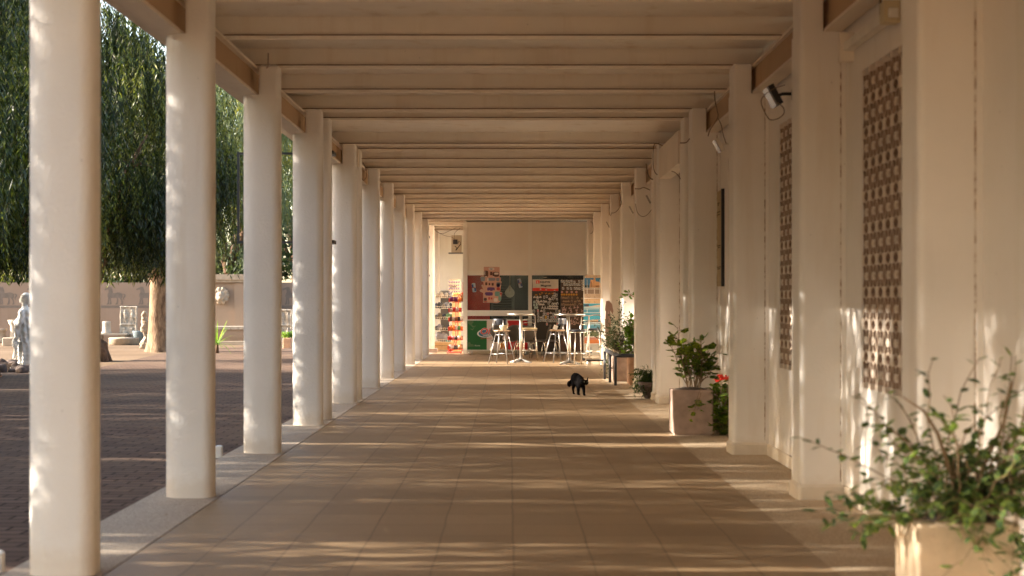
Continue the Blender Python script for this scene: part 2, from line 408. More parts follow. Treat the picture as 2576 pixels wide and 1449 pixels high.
def text(name, body, size, loc, mat, parent=None, off=(0, 0, 0), shear=0, bold=0, xs=1, ext=.001, align='LEFT', rot=(R(90), 0, 0)):
    cu = bpy.data.curves.new('t', 'FONT'); cu.body = body; cu.size = size; cu.shear = shear; cu.extrude = ext
    cu.offset = bold; cu.align_x = align; cu.resolution_u = 3
    o = bpy.data.objects.new('t', cu); C.objects.link(o)
    dg = bpy.context.evaluated_depsgraph_get()
    me = bpy.data.meshes.new_from_object(o.evaluated_get(dg)); bpy.data.objects.remove(o)
    mt = Matrix.Translation(Vector(loc)-Vector(off)) @ Euler(rot).to_matrix().to_4x4() @ Matrix.Diagonal((xs, 1, 1, 1))
    me.transform(mt); me.materials.clear(); me.materials.append(M[mat])
    q = bpy.data.objects.new(name, me); C.objects.link(q)
    if parent: q.parent = parent
    return q

# ================================================================== SETTING
# ground
def sheet(name, pts, z, mat):
    o = MB().add([(x, y, z) for x, y in pts], [tuple(range(len(pts)))]).build(name, mat); return struct(o)
sheet('ground', [(-600, -200), (600, -200), (600, 900), (-600, 900)], -0.112, 'sand')
kb = [gnd(420, 886), gnd(262, 922), gnd(60, 935), gnd(-60, 960)]
sheet('paving', [(-2.62, -22), (-2.62, 50), (-6.0, 50), (-9.2, 48)]+[(p.x, p.y) for p in kb[:3]]+[(-14, 30), (-14, -22)], -0.1, 'paver')
f = MB().box(-2.09, 2.39, -18, 44.6, -.3, 0).build('floor', 'floor'); struct(f)
f = MB().box(-2.62, -2.094, -18, 44.6, -.3, .004); f = f.build('kerb', 'kerb'); struct(f)
sheet('floor_border', [(1.70, -18), (2.36, -18), (2.36, 38.0), (1.70, 38.0)], .004, 'border')

# ================================================================== ARCADE
YC = [4.55, 7.47, 10.39, 13.39, 16.41, 17.19, 19.98, 20.68, 23.55, 26.4, 29.3, 32.2, 35.05, 37.9, 40.75, 43.6]
YC = [-15.9, -12.9, -10.0, -7.1, -4.2, -1.3, 1.62]+YC
arc = thing('arcade_building', 'long white arcade with round-edged columns and square pillars under a ribbed roof', 'building', (0, 0, 0))
def column_mesh():
    mb = MB(); pts = []; H = .11
    for k in range(13): a = R(90+180*k/12); pts.append((-.175+.15+.15*math.cos(a), H+H*math.sin(a)))
    q = .075
    for cx, cy, a0 in ((.173-q, q, 270), (.173-q, 2*H-q, 0)):
        for k in range(7): a = R(a0+15*k); pts.append((cx+q*math.cos(a), cy+q*math.sin(a)))
    n = len(pts); Z = [-.12, .0]+[.17*i for i in range(1, 20)]+[3.335]
    vs = []
    for j, z in enumerate(Z):
        for (x, y) in pts:
            e = 1+mnoise.noise(Vector((x*3, y*3, z*1.6)))*.014
            vs.append((x*e, H+(y-H)*e, z))
    fs = [(j*n+i, j*n+(i+1) % n, (j+1)*n+(i+1) % n, (j+1)*n+i) for j in range(len(Z)-1) for i in range(n)]
    mb.add(vs, fs, True); mb.add([vs[(len(Z)-1)*n+i] for i in range(n)], [tuple(range(n))])
    # inner pier that carries on up beside the beam
    mb.bbox(-.02, .165, .006, .214, 3.30, 3.615, .03)
    return mb.build('column', 'column', link=False).data
cme = column_mesh()
for i, y in enumerate(YC):
    o = bpy.data.objects.new('column', cme); C.objects.link(o); o.parent = arc; o.location = (-2.308, y-.20, 0)
# pillars on the right
def pillar_mesh():
    mb = MB(); q = .035; pts = [(.33, 0), (.33, .30), (0, .30), (0, q)]+[(q-q*math.cos(R(22.5*k)), q-q*math.sin(R(22.5*k))) for k in range(1, 4)]+[(q, 0)]
    vs = [(x, y, z) for z in (0, 3.335) for x, y in pts]; n = len(pts)
    mb.add(vs, [(i, n+i, n+(i+1) % n, (i+1) % n) for i in range(n)]+[tuple(range(n, 2*n))])
    mb.bbox(.004, .17, .006, .294, 3.30, 3.615, .015)
    return mb.build('pillar', 'wall', link=False).data
pme = pillar_mesh(); fixn(bpy.data.objects.new('x', pme))
plm = MB().bbox(-.022, .331, -.022, .322, -.02, .115, .03).build('plinth', 'plinth', link=False).data
for y in YC[1:]:
    if y > 38: continue
    o = bpy.data.objects.new('pillar', pme); C.objects.link(o); o.parent = arc; o.location = (2.07, y-.27, 0)
    p = bpy.data.objects.new('plinth', plm); C.objects.link(p); p.parent = o; p['label'] = 'beige plinth of the pillar'
# the wall with the openings for the lattice
lat = [(5.25, 6.35), (8.55, 9.65), (11.5, 12.6), (14.45, 15.55)]
mb = MB(); WX = 2.392
mb.box(WX, WX+.2, -18, lat[0][0], -.05, 3.77)
prev = lat[0][0]
for k, (a, b) in enumerate(lat):
    if k: mb.box(WX, WX+.2, lat[k-1][1], a, -.05, 3.77)
    mb.box(WX, WX+.2, a, b, -.05, .83); mb.box(WX, WX+.2, a, b, 2.98, 3.77)
mb.box(WX, WX+.2, lat[-1][1], 38.6, -.05, 3.77)
wall = mb.build('wall', 'wall', arc)
mb = MB(); ys = sorted(y for y in YC if y < 38)
for a, b in zip(ys, ys[1:]):
    if b-a > 1: mb.box(WX-.018, WX-.001, a+.055, b-.295, -.02, .105)
mb.build('skirting', 'plinth', wall)
csm = MB().box(WX-.03, WX-.001, -.028, -.001, .11, 3.33); csm.cur = 1; csm.box(WX-.038, WX-.0302, -.006, -.001, .13, 3.32)
csm = csm.build('cover_strip', ['wall', 'crack'], link=False).data
for y in ys[1:]:   # narrow cover strip where pillar meets wall
    o = bpy.data.objects.new('cover_strip', csm); C.objects.link(o); o.parent = wall; o.location = (0, y-.27, 0)
def lattice_mesh():
    mb = MB(); c = .22; ny, nz = 6, 10; d0, d1 = .004, .075; t = .021
    z0 = -nz*c/2; y0 = -ny*c/2
    def arcs(a, b, bul):  # strip along an arc from a to b in (y,z), bulge
        a, b = Vector(a), Vector(b); d = b-a; nrm = Vector((-d.y, d.x)).normalized(); pts = []
        N = 6
        for i in range(N+1):
            s_ = i/N; pts.append(a.lerp(b, s_)+nrm*bul*math.sin(math.pi*s_))
        for p, q in zip(pts, pts[1:]):
            e = (q-p); m_ = Vector((-e.y, e.x)).normalized()*t/2
            A = [p-m_, p+m_, q+m_, q-m_]
            vs = [(d0, v.x, v.y) for v in A]+[(d1, v.x, v.y) for v in A]
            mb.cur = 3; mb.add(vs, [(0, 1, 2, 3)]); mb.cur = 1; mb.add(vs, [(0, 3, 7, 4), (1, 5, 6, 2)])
    for i in range(ny+1):
        for j in range(nz):
            for bl in (-.042, .042): arcs((y0+i*c, z0+j*c+.03), (y0+i*c, z0+(j+1)*c-.03), bl) if 0 < i < ny else arcs((y0+i*c, z0+j*c+.03), (y0+i*c, z0+(j+1)*c-.03), abs(bl) if i == ny else -abs(bl))
    for i in range(ny):
        for j in range(nz+1):
            for bl in (-.042, .042):
                if 0 < j < nz: arcs((y0+i*c+.03, z0+j*c), (y0+(i+1)*c-.03, z0+j*c), bl)
    mb.cur = 0
    def blk(y, z, h, d=.0):
        mb.cur = 0; A = [(y, z-h), (y+h, z), (y, z+h), (y-h, z)]
        vs = [(d0-.003, a, b) for a, b in A]+[(d1, a, b) for a, b in A]; mb.add(vs, [(0, 1, 2, 3)])
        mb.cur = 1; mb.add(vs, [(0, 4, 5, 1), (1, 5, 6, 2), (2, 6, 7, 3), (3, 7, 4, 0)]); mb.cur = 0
    def sq(y, z, h):
        mb.cur = 0; mb.box(d0-.003, d1, max(y-h, y0), min(y+h, -y0), max(z-h, z0), min(z+h, -z0))
    for i in range(ny+1):
        for j in range(nz+1): sq(y0+i*c, z0+j*c, .038)
    for i in range(ny):
        for j in range(nz):
            sq(y0+(i+.5)*c, z0+(j+.5)*c, .027)
            arcs((y0+(i+.5)*c, z0+j*c+.045), (y0+(i+.5)*c, z0+(j+.5)*c), 0)
            arcs((y0+(i+.5)*c, z0+(j+.5)*c), (y0+(i+.5)*c, z0+(j+1)*c-.045), 0)
            arcs((y0+i*c+.045, z0+(j+.5)*c), (y0+(i+1)*c-.045, z0+(j+.5)*c), 0)
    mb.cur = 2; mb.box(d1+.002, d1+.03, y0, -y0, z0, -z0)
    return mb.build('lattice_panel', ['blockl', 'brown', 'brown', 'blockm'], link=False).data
lme = lattice_mesh()
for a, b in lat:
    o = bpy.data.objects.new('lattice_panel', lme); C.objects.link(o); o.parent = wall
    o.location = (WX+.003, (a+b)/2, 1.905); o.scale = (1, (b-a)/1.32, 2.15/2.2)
# beams
def ibeam(x0, x1, y0, y1):
    fl = MB(); fl.box(x0, x1, y0, y1, 3.336, 3.362); fl.box(x0, x1, y0, y1, 3.585, 3.609)
    fo = fl.build('beam', 'beam', arc)
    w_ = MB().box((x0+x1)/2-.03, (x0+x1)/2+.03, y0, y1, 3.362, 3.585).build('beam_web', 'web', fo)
ibeam(-2.512, -2.352, -18, 17.1); ibeam(-2.512, -2.352, 17.16, 44.4)
ibeam(2.245, 2.372, -18, 17.1); ibeam(2.245, 2.372, 17.16, 38.4)
MB().box(2.075, 2.235, 17.50, 19.97, 3.115, 3.52).build('beam_casing', 'beam', arc)
MB().box(-2.345, -2.16, 20.27, 20.67, 3.36, 3.608).build('beam_casing', 'beam', arc)
# roof ribs
ribs = []
for k, y in enumerate(YC):
    ribs.append(y)
    nx = YC[k+1] if k+1 < len(YC) else None
    if nx and 2 < nx-y and not (16.9 < y < 17.5): ribs.append((y+nx)/2)
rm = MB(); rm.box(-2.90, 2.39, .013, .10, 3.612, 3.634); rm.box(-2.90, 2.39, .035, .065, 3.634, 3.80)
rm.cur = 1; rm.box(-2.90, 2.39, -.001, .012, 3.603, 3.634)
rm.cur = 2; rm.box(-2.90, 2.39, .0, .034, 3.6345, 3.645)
rme = rm.build('roof_rib', ['rib', 'lip', 'shade_grime'], link=False).data
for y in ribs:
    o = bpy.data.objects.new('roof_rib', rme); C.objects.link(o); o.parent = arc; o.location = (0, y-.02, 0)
mb = MB(); mb.box(-2.905, WX+.2, -18, 44.8, 3.80, 3.95)
roof = mb.build('roof', 'ceil', arc)
MB().box(-2.945, -2.906, -18, 44.8, 3.60, 4.0).build('fascia', 'beam', roof)
MB().box(-2.905, -2.53, -18, 44.8, 3.60, 3.611).build('soffit_board', 'beam', roof)

# end passage wall (cream, paint brightened to stand in for sunlight)
o = MB().box(-2.64, -0.2, 44.9, 45.1, -.11, 3.9).build('end_wall', 'cream')
tag(o, 'cream wall closing the far end of the passage left of the kiosk', 'wall')
o = MB().bbox(px(1714, 39.6), px(1750, 39.6), 39.6, 39.8, 0, .12, .01).build('concrete_block', 'stoneg')
tag(o, 'small grey concrete block on the floor at the foot of the last column', 'block')

# ================================================================== SHOP KIOSK
SY = 38.75
kio = thing('shop_kiosk', 'white panelled shop kiosk with dark windows at the end of the arcade', 'kiosk', (0, SY, 0))
OF = (0, SY, 0)
def SX(cx): return px(1700+cx/2.2289, SY)
def SZ(cy): return pz(850+cy/2.2289, SY)
x0, x1 = SX(340), WX-.0
ztop = 3.60
mb = MB()
mb.box(SX(340), SX(378), SY-.05, SY+.10, 0, ztop)         # left post
mb.box(SX(920), SX(953), SY-.02, SY+.08, 0, ztop)         # mid post
mb.box(SX(1425), SX(1452), SY-.02, SY+.08, 0, ztop)
mb.box(SX(378), SX(920), SY-.017, SY+.08, SZ(560), SZ(518)); mb.box(SX(953), SX(1425), SY-.017, SY+.08, SZ(560), SZ(518))
mb.box(SX(378), SX(920), SY-.017, SY+.08, SZ(922), SZ(872)); mb.box(SX(953), SX(1425), SY-.017, SY+.08, SZ(905), SZ(868))
mb.box(SX(378), SX(920), SY-.017, SY+.08, 0, SZ(1218)); mb.box(SX(953), SX(1425), SY-.017, SY+.08, 0.0, SZ(1208))
mb.build('window_frame', 'shopf', kio, OF)
mb = MB(); mb.box(SX(378), SX(920), SY+.0, SY+.05, SZ(518), ztop-.01)
mb.build('upper_panel', 'shopw', kio, OF)
mb = MB(); mb.box(SX(953), SX(1425), SY+.0, SY+.05, SZ(518), ztop-.01)
mb.build('upper_panel', 'shopw', kio, OF)
MB().box(SX(1452), WX, SY+.15, SY+.2, 0, ztop).build('return_panel', 'shopf', kio, OF)
MB().box(SX(340), SX(365), SY+.10, SY+5.9, 0, 3.8).build('side_wall', 'shopf', kio, OF)
for (a, b, c, d) in ((378, 920, 872, 560), (953, 1425, 868, 560), (378, 920, 1218, 922), (953, 1425, 1208, 905)):
    MB().box(SX(a)-.003, SX(b)+.003, SY+.03, SY+.036, SZ(c)-.003, SZ(d)+.003).build('window_pane', 'glass', kio, OF)
# inside
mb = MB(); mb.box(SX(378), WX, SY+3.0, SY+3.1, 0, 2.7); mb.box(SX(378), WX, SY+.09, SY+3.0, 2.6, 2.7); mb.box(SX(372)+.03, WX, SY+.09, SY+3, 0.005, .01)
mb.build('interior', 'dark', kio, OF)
MB().box(SX(365)+.002, SX(575), SY+.55, SY+.6, 0.02, 2.55).build('red_partition', 'redd', kio, OF)
mb = MB(); X0 = SX(600); X1 = SX(770)
mb.box(SX(585), SX(605), SY+.9, SY+.95, .02, 2.3); mb.box(SX(770), SX(800), SY+.9, SY+.95, .02, 2.3)
for k in range(26): mb.obox(((X0+X1)/2, SY+.93, .12+k*.07), (X1-X0, .05, .012), (.6, 0, 0))
mb.build('slatted_shutter', colm('dim_shutter', (.075, .07, .055)), kio, OF)
o = MB(); 
for k in range(2): o.box(SX(1040+k*190), SX(1170+k*190), SY+1.2, SY+1.6, .02, .75)
o.box(SX(1000), SX(1400), SY+1.2, SY+1.7, .75, .79)
o = o.build('shop_counter', 'grey'); tag(o, 'dim grey counter inside the kiosk behind the right window', 'counter')
# drop shaped hanging disc
mb = MB(); cz = SZ(715); cx_ = SX(756); r = .215*.62; pts = []
for k in range(20):
    a = R(55-290*k/19-0); pts.append((cx_+r*math.cos(a+R(0)), SY+.55, cz+r*math.sin(a)))
pts.append((cx_, SY+.55, cz+r*1.75)); 
mb.poly(pts, (0, 1, 0), .012); o = fixn(mb.build('hanging_disc', 'ltgrey')); tag(o, 'pale drop-shaped disc hanging on a cord inside the left window', 'sign')
mb = MB().tube([(cx_+.005, SY+.54, SZ(560)), (cx_, SY+.54, cz+.03)], .008, 6); mb.build('cord', 'woodd', o)
# can stickers
def can_sticker(cx, cy, tilt, lab):
    t = thing('can_sticker', lab, 'sticker', (SX(cx), SY+.024, SZ(cy)), 0); t.rotation_euler = (0, R(tilt), 0)
    h = .25; w_ = .10
    body = MB().poly([(-w_/2, 0, -h/2+.015), (-w_/2+.015, 0, -h/2), (w_/2-.015, 0, -h/2), (w_/2, 0, -h/2+.015), (w_/2, 0, h/2-.02), (w_/2-.02, 0, h/2), (-w_/2+.02, 0, h/2), (-w_/2, 0, h/2-.02)], (0, 1, 0), .004)
    fixn(body.build('can_shape', colm('can_silver', (.42, .47, .50)), t))
    q = MB().box(-w_/2+.003, -.004, -.004, -.0005, .0, h/2-.03).box(.004, w_/2-.003, -.004, -.0005, -h/2+.03, -.012)
    q.build('blue_field', colm('can_blue', (.03, .06, .20)), t)
    MB().obox((0, -.006, .0), (.085, .003, .018), (0, -.2, 0)).build('red_mark', colm('can_redmark', (.45, .12, .06)), t)
can_sticker(436, 670, -8, 'blue and silver drink can sticker on the red-backed left part of the window')
can_sticker(846, 630, -14, 'tilted blue and silver drink can sticker at the right end of the left window')

# ice cream price poster
pt = thing('price_poster', 'pink ice cream poster with cut-out edges stuck over the kiosk window', 'poster', (SX(600), SY-.03, SZ(650)))
PO = (SX(600), SY-.03, SZ(650)); PY = SY-.03
def QX(c): return px(1880+c/7.246, SY)
def QZ(c): return pz(1060+c/7.246, SY)
out = [(400, 55), (858, 60), (860, 350), (900, 370), (890, 460), (925, 490), (905, 545), (890, 640), (885, 740), (860, 765), (935, 790), (935, 850), (915, 880), (910, 1000), (870, 1070), (780, 1110), (680, 1095), (380, 1095), (380, 810), (290, 770), (280, 730), (340, 690), (385, 720), (330, 590), (365, 565), (395, 600), (385, 490), (330, 470), (300, 350), (360, 310), (400, 330)]
mb = MB().poly([(QX(a), PY, QZ(b)) for a, b in out], (0, 1, 0), .008); fixn(mb.build('poster_sheet', colm('poster_pink', (.62, .34, .25)), pt, PO))
def blobs(name, col, lst, dy=.002):
    mb = MB()
    for (a, b, c, d) in lst:
        n = 10; cx, cz, rx, rz = (a+c)/2, (b+d)/2, (c-a)/2, (d-b)/2
        mb.poly([(QX(cx+rx*(abs(math.cos(t))**.5)*(1 if math.cos(t) >= 0 else -1)), PY-dy, QZ(cz+rz*(abs(math.sin(t))**.5)*(1 if math.sin(t) >= 0 else -1))) for t in [2*math.pi*i/n+.3 for i in range(n)]], (0, 1, 0), .0014)
    fixn(mb.build(name, colm('print_'+name, col), pt, PO))
blobs('brown_print', (.10, .035, .02), [(400, 160, 530, 350), (580, 195, 650, 300), (650, 200, 845, 345), (440, 500, 505, 590), (625, 520, 690, 600), (400, 950, 490, 1040), (540, 520, 590, 590)])
blobs('grey_print', (.22, .24, .27), [(310, 340, 440, 470), (500, 370, 740, 460), (760, 370, 850, 470), (760, 500, 880, 620)])
blobs('purple_print', (.13, .04, .16), [(495, 645, 720, 750), (430, 785, 665, 890), (770, 540, 860, 640)])
blobs('red_print', (.50, .06, .04), [(770, 645, 870, 735), (400, 1050, 500, 1085), (530, 930, 580, 1010), (600, 940, 650, 1000), (865, 800, 925, 860)])
blobs('green_print', (.17, .33, .27), [(715, 765, 870, 910), (820, 900, 905, 1040)])
blobs('pale_print', (.70, .60, .52), [(430, 325, 495, 345), (655, 325, 705, 345), (540, 75, 705, 155), (540, 733, 580, 743), (650, 725, 700, 737), (430, 860, 455, 875), (690, 960, 800, 1070), (470, 600, 520, 610), (500, 380, 540, 470), (420, 170, 440, 300), (700, 220, 830, 280)], .0045)
text('poster_lettering', 'Ol\u00e0', .085*.62, (QX(565), PY-.008, QZ(135)), 'cyan', pt, PO, shear=.2, bold=.001)

# ================================================================== FREEZER
FY = 38.05
def FX(c): return px(1850+c/7.626, FY)
def FZ(c): return pz(1270+c/7.626, FY)
FO = ((FX(140)+FX(1990))/2, FY, 0)
fz = thing('ice_cream_freezer', 'long chest freezer with green, white and red front on casters below the kiosk window', 'freezer', FO)
mb = MB(); mb.bbox(FX(138), FX(1990), FY, FY+.60, FZ(1010), FZ(64), .012)
mb.build('body', 'white', fz, FO)
mb = MB(); mb.box(FX(134), FX(1994), FY-.012, FY-.001, FZ(92), FZ(60)); mb.box(FX(134), FX(1994), FY-.01, FY-.001, FZ(1014), FZ(984)); mb.box(FX(134), FX(146), FY-.01, FY-.001, FZ(984), FZ(92))
mb.build('trim', 'alu', fz, FO)
MB().box(FX(147), FX(740), FY-.006, FY-.001, FZ(982), FZ(96)).build('green_field', 'green', fz, FO)
MB().box(FX(740)+.0005, FX(1380), FY-.006, FY-.001, FZ(982), FZ(96)).build('white_field', colm('warm_white_print', (.72, .62, .54)), fz, FO)
MB().box(FX(1380)+.0005, FX(1985), FY-.006, FY-.001, FZ(982), FZ(96)).build('red_field', colm('red_print', (.50, .01, .012)), fz, FO)
mb = MB(); 
for (cx, cz, rx, rz, ms, dy) in ((700, 480, 255, 130, 0, .008), (715, 480, 222, 108, 1, .010)):
    mb.cur = ms; mb.poly([(FX(cx+rx*math.cos(t)), FY-dy, FZ(cz+rz*math.sin(t)-.10*rx*math.cos(t)*.5)) for t in [2*math.pi*i/28 for i in range(28)]], (0, 1, 0), .0018)
lg = fixn(mb.build('logo_oval', ['white', 'cyan'], fz, FO))
text('logo_lettering', 'Ol\u00e0', .232, (FX(515), FY-.014, FZ(505)), 'white', lg, FO, shear=.25, bold=.009, xs=1.12)
text('logo_lettering', 'Ol\u00e0', .232, (FX(515), FY-.016, FZ(505)), 'red', lg, FO, shear=.25, bold=.003, xs=1.12)
text('logo_lettering', 'Gelati', .083, (FX(610), FY-.014, FZ(562)), 'white', lg, FO, shear=.2, bold=.0015, xs=1.2)
text('slogan', 'Gusto Italiano', .052, (FX(545), FY-.014, FZ(655)), 'redd', fz, FO, shear=.3, xs=1.0).name = 'slogan'
text('city_lettering', 'Roma', .062, (FX(365), FY-.012, FZ(878)), 'ltgrey', fz, FO, shear=.3)
# sketched drawings on the green: boot-shaped map and an arena
mb = MB()
boot = [(150, 110), (330, 105), (340, 150), (300, 185), (290, 230), (350, 270), (400, 240), (410, 255), (370, 290), (300, 300), (270, 260), (190, 200), (150, 170)]
mb.poly([(FX(a), FY-.009, FZ(b)) for a, b in boot], (0, 1, 0), .002)
mb.poly([(FX(a), FY-.009, FZ(b)) for a, b in [(230, 340), (320, 345), (345, 300), (360, 320), (310, 395), (240, 360)]], (0, 1, 0), .002)
fixn(mb.build('map_drawing', colm('pale_green_print', (.10, .19, .07)), fz, FO)); mb = MB()
mb.poly([(FX(a), FY-.009, FZ(b)) for a, b in [(148, 800), (180, 750), (235, 755), (245, 800), (345, 830), (345, 885), (148, 892)]], (0, 1, 0), .002)
for k in range(5): 
    for j in range(2): mb.box(FX(158+k*34), FX(178+k*34), FY-.0105, FY-.0095, FZ(880-j*35), FZ(860-j*35))
fixn(mb.build('arena_drawing', colm('pale_green_print', (.10, .19, .07)), fz, FO))
text('line_lettering', 'Sapore', .05, (FX(1640), FY-.012, FZ(870)), colm and 'ltgrey', fz, FO, shear=.3)
mb = MB()
for a, b, c in ((1290, 200, 60), (1340, 270, 70), (1250, 270, 60)): pass
for a in (1180, 1300): mb.ell((FX(a), FY-.012, FZ(860)), (.05, .008, .09))
mb.build('fruit_print', colm('orange_print', (.55, .22, .03)), fz, FO)
for a in (200, 285, 1860, 1940):
    wh = MB().lathe([(.0, -.02), (.042, -.02), (.045, 0), (.042, .02), (0, .02)], n=14)
    for v in wh.v: v[:] = Vector((v.z, v.x, v.y))+Vector((FX(a), FY+.06, .045))
    o = wh.build('caster', 'alu', fz, FO); 
    MB().box(FX(a)-.028, FX(a)+.028, FY+.02, FY+.1, .075, FZ(1010)).build('bracket', 'alu', o, FO)

# ================================================================== MAGNET DISPLAYS
BY = 37.6
def BX(c): return px(2120+c/7.245, BY)
def BZ(c): return pz(1100+c/7.245, BY)
bo = (BX(440), BY, 0)
bd = thing('magnet_display', 'dark magnet board with white and red header beside the middle post of the kiosk', 'display stand', bo)
MB().box(BX(75), BX(820), BY, BY+.012, .10, BZ(465)).build('grid_board', colm('board_dark', (.030, .022, .016)), bd, bo)
h = MB().box(BX(72), BX(822), BY-.012, BY+.006, BZ(465), BZ(128)).build('header_sign', colm('header_white', (.60, .54, .46)), bd, bo)
wv = [(75, 375), (230, 372), (400, 378), (520, 392), (640, 402), (740, 398), (820, 388), (820, 463), (75, 463)]
fixn(MB().poly([(BX(a), BY-.0145, BZ(b)) for a, b in wv], (0, 1, 0), .002).build('red_band', 'red', h, bo))
fixn(MB().poly([(BX(a), BY-.0145, BZ(b)) for a, b in [(170, 160), (275, 152), (280, 245), (175, 250)]], (0, 1, 0), .002).build('letter_badge', 'red', h, bo))
text('header_lettering', 'E', .068, (BX(196), BY-.016, BZ(235)), 'white', h, bo, bold=.002, xs=1.25)
text('header_lettering', 'squive', .077, (BX(288), BY-.016, BZ(222)), 'black', h, bo, bold=.0025, xs=1.36)
text('header_lettering', 'Magnet', .071, (BX(308), BY-.016, BZ(332)), 'black', h, bo, bold=.0025, xs=1.32)
mb = MB(); mb.box(BX(285), BX(325), BY-.017, BY-.0148, BZ(432), BZ(392)); mb.box(BX(445), BX(495), BY-.017, BY-.0148, BZ(440), BZ(418)); mb.box(BX(690), BX(735), BY-.017, BY-.0148, BZ(455), BZ(438))
mb.build('header_marks', 'ltgrey', h, bo)
mb = MB(); mb.box(BX(75), BX(90), BY-.004, BY+.03, 0, BZ(465)); mb.box(BX(805), BX(822), BY-.004, BY+.03, 0, BZ(465)); mb.box(BX(72), BX(90), BY-.18, BY+.2, 0, .02); mb.box(BX(805), BX(822), BY-.18, BY+.2, 0, .02)
mb.build('stand_frame', 'black', bd, bo)
b2o = (BX(1230), BY+.02, 0); B2 = BY+.02
b2 = thing('magnet_display', 'brown magnet board without a header next to the postcard stand', 'display stand', b2o)
m_, nt_, bs_ = nodes('brown_board'); g_ = nt_.nodes.new('ShaderNodeNewGeometry'); M['brownboard'] = m_
nt_.links.new(ramp(nt_, noise(nt_, 3, 3, 'World'), [(.3, (.055, .035, .025)), (.7, (.13, .085, .065))]), bs_.inputs['Base Color']); bs_.inputs['Roughness'].default_value = .7
MB().box(BX(885), BX(1575), B2, B2+.015, .10, BZ(130)).build('board', 'brownboard', b2, b2o)
mb = MB(); mb.box(BX(880), BX(893), B2-.006, B2+.03, 0, BZ(125)); mb.box(BX(1567), BX(1580), B2-.006, B2+.03, 0, BZ(125)); mb.box(BX(880), BX(893), B2-.18, B2+.2, 0, .02); mb.box(BX(1567), BX(1580), B2-.18, B2+.2, 0, .02); mb.box(BX(893), BX(1567), B2-.003, B2+.02, BZ(128), BZ(122))
mb.build('stand_frame', 'black', b2, b2o)
# magnets: a few meshes reused
def mag_mesh(kind, col, mat2=None):
    k = BY/F*K/7.245; mb = MB()
    if kind == 'card':
        mb.cur = 0; mb.box(-26*k, 26*k, 0, .004, -40*k, 40*k)
        mb.cur = 1; mb.box(-15*k, 15*k, -.002, .001, -27*k, 24*k)
    elif kind == 'house':
        mb.poly([(-34*k, 0, -30*k), (34*k, 0, -30*k), (34*k, 0, 6*k), (12*k, 0, 12*k), (0, 0, 38*k), (-14*k, 0, 10*k), (-34*k, 0, 4*k)], (0, 1, 0), .008)
        mb.cur = 1; mb.box(-10*k, 8*k, -.002, .001, -30*k, -4*k)
    elif kind == 'arch':
        pts = [(26*k, 0, -38*k)]+[(26*k*math.cos(a), 0, 8*k+30*k*math.sin(a)) for a in [math.pi*i/8 for i in range(9)]]+[(-26*k, 0, -38*k)]
        mb.poly(pts, (0, 1, 0), .008); mb.cur = 1; mb.box(-11*k, 11*k, -.002, .001, -38*k, 10*k)
    elif kind == 'tower':
        mb.poly([(-36*k, 0, -36*k), (36*k, 0, -36*k), (34*k, 0, -10*k), (12*k, 0, -4*k), (5*k, 0, 48*k), (-5*k, 0, 48*k), (-8*k, 0, -8*k), (-34*k, 0, -14*k)], (0, 1, 0), .008); mb.cur = 1; mb.box(-6*k, 6*k, -.002, .001, -36*k, -18*k)
    elif kind == 'disc':
        mb.poly([(33*k*math.cos(a), 0, 33*k*math.sin(a)) for a in [2*math.pi*i/12 for i in range(12)]], (0, 1, 0), .006)
        mb.cur = 1; mb.poly([(14*k*math.cos(a), -.002, 14*k*math.sin(a)) for a in [2*math.pi*i/8 for i in range(8)]], (0, 1, 0), .002)
    elif kind == 'horse':
        mb.poly([(a*k, 0, b*k) for a, b in [(-35, 20), (-20, 28), (-8, 8), (22, 8), (36, 20), (34, -2), (30, -34), (22, -34), (18, -10), (-6, -10), (-12, -36), (-20, -36), (-18, 4), (-24, 12)]], (0, 1, 0), .006)
        mb.cur = 1; mb.box(-2*k, 10*k, -.001, .001, 0, 4*k)
    elif kind == 'pair':
        mb.box(-32*k, 32*k, 0, .004, -36*k, 36*k); mb.cur = 1
        mb.box(-24*k, -6*k, -.002, .001, -28*k, 10*k); mb.box(2*k, 26*k, -.002, .001, -10*k, 26*k)
    return fixn(mb.build('fridge_magnet', [col, mat2 or col], link=False)).data
mw = colm('magnet_white', (.62, .60, .55)); mdk = colm('magnet_dark', (.05, .06, .08)); mbl = colm('magnet_blue', (.10, .17, .24))
mrd = colm('magnet_red', (.55, .03, .02)); mor = colm('magnet_orange', (.50, .22, .03)); mgd = colm('magnet_clay', (.32, .22, .13)); mmt = colm('magnet_mint', (.36, .46, .42)); mpk = colm('magnet_pink', (.55, .38, .34)); myl = colm('magnet_yellow', (.6, .42, .06))
MG = {'card': mag_mesh('card', mw, mdk), 'cardb': mag_mesh('card', mw, mbl), 'cardr': mag_mesh('card', mw, mrd), 'cardy': mag_mesh('card', myl, mor), 'house': mag_mesh('house', mw, mpk), 'arch': mag_mesh('arch', mw, mdk), 'tower': mag_mesh('tower', mw, mdk), 'mint': mag_mesh('arch', mmt, mmt), 'pair': mag_mesh('pair', mw, mbl), 'discp': mag_mesh('disc', mpk, mrd), 'disco': mag_mesh('disc', mor, myl), 'horse': mag_mesh('horse', mor), 'clay': mag_mesh('house', mgd, mgd), 'clayt': mag_mesh('arch', mgd, mdk), 'bell': mag_mesh('tower', mpk, mpk)}
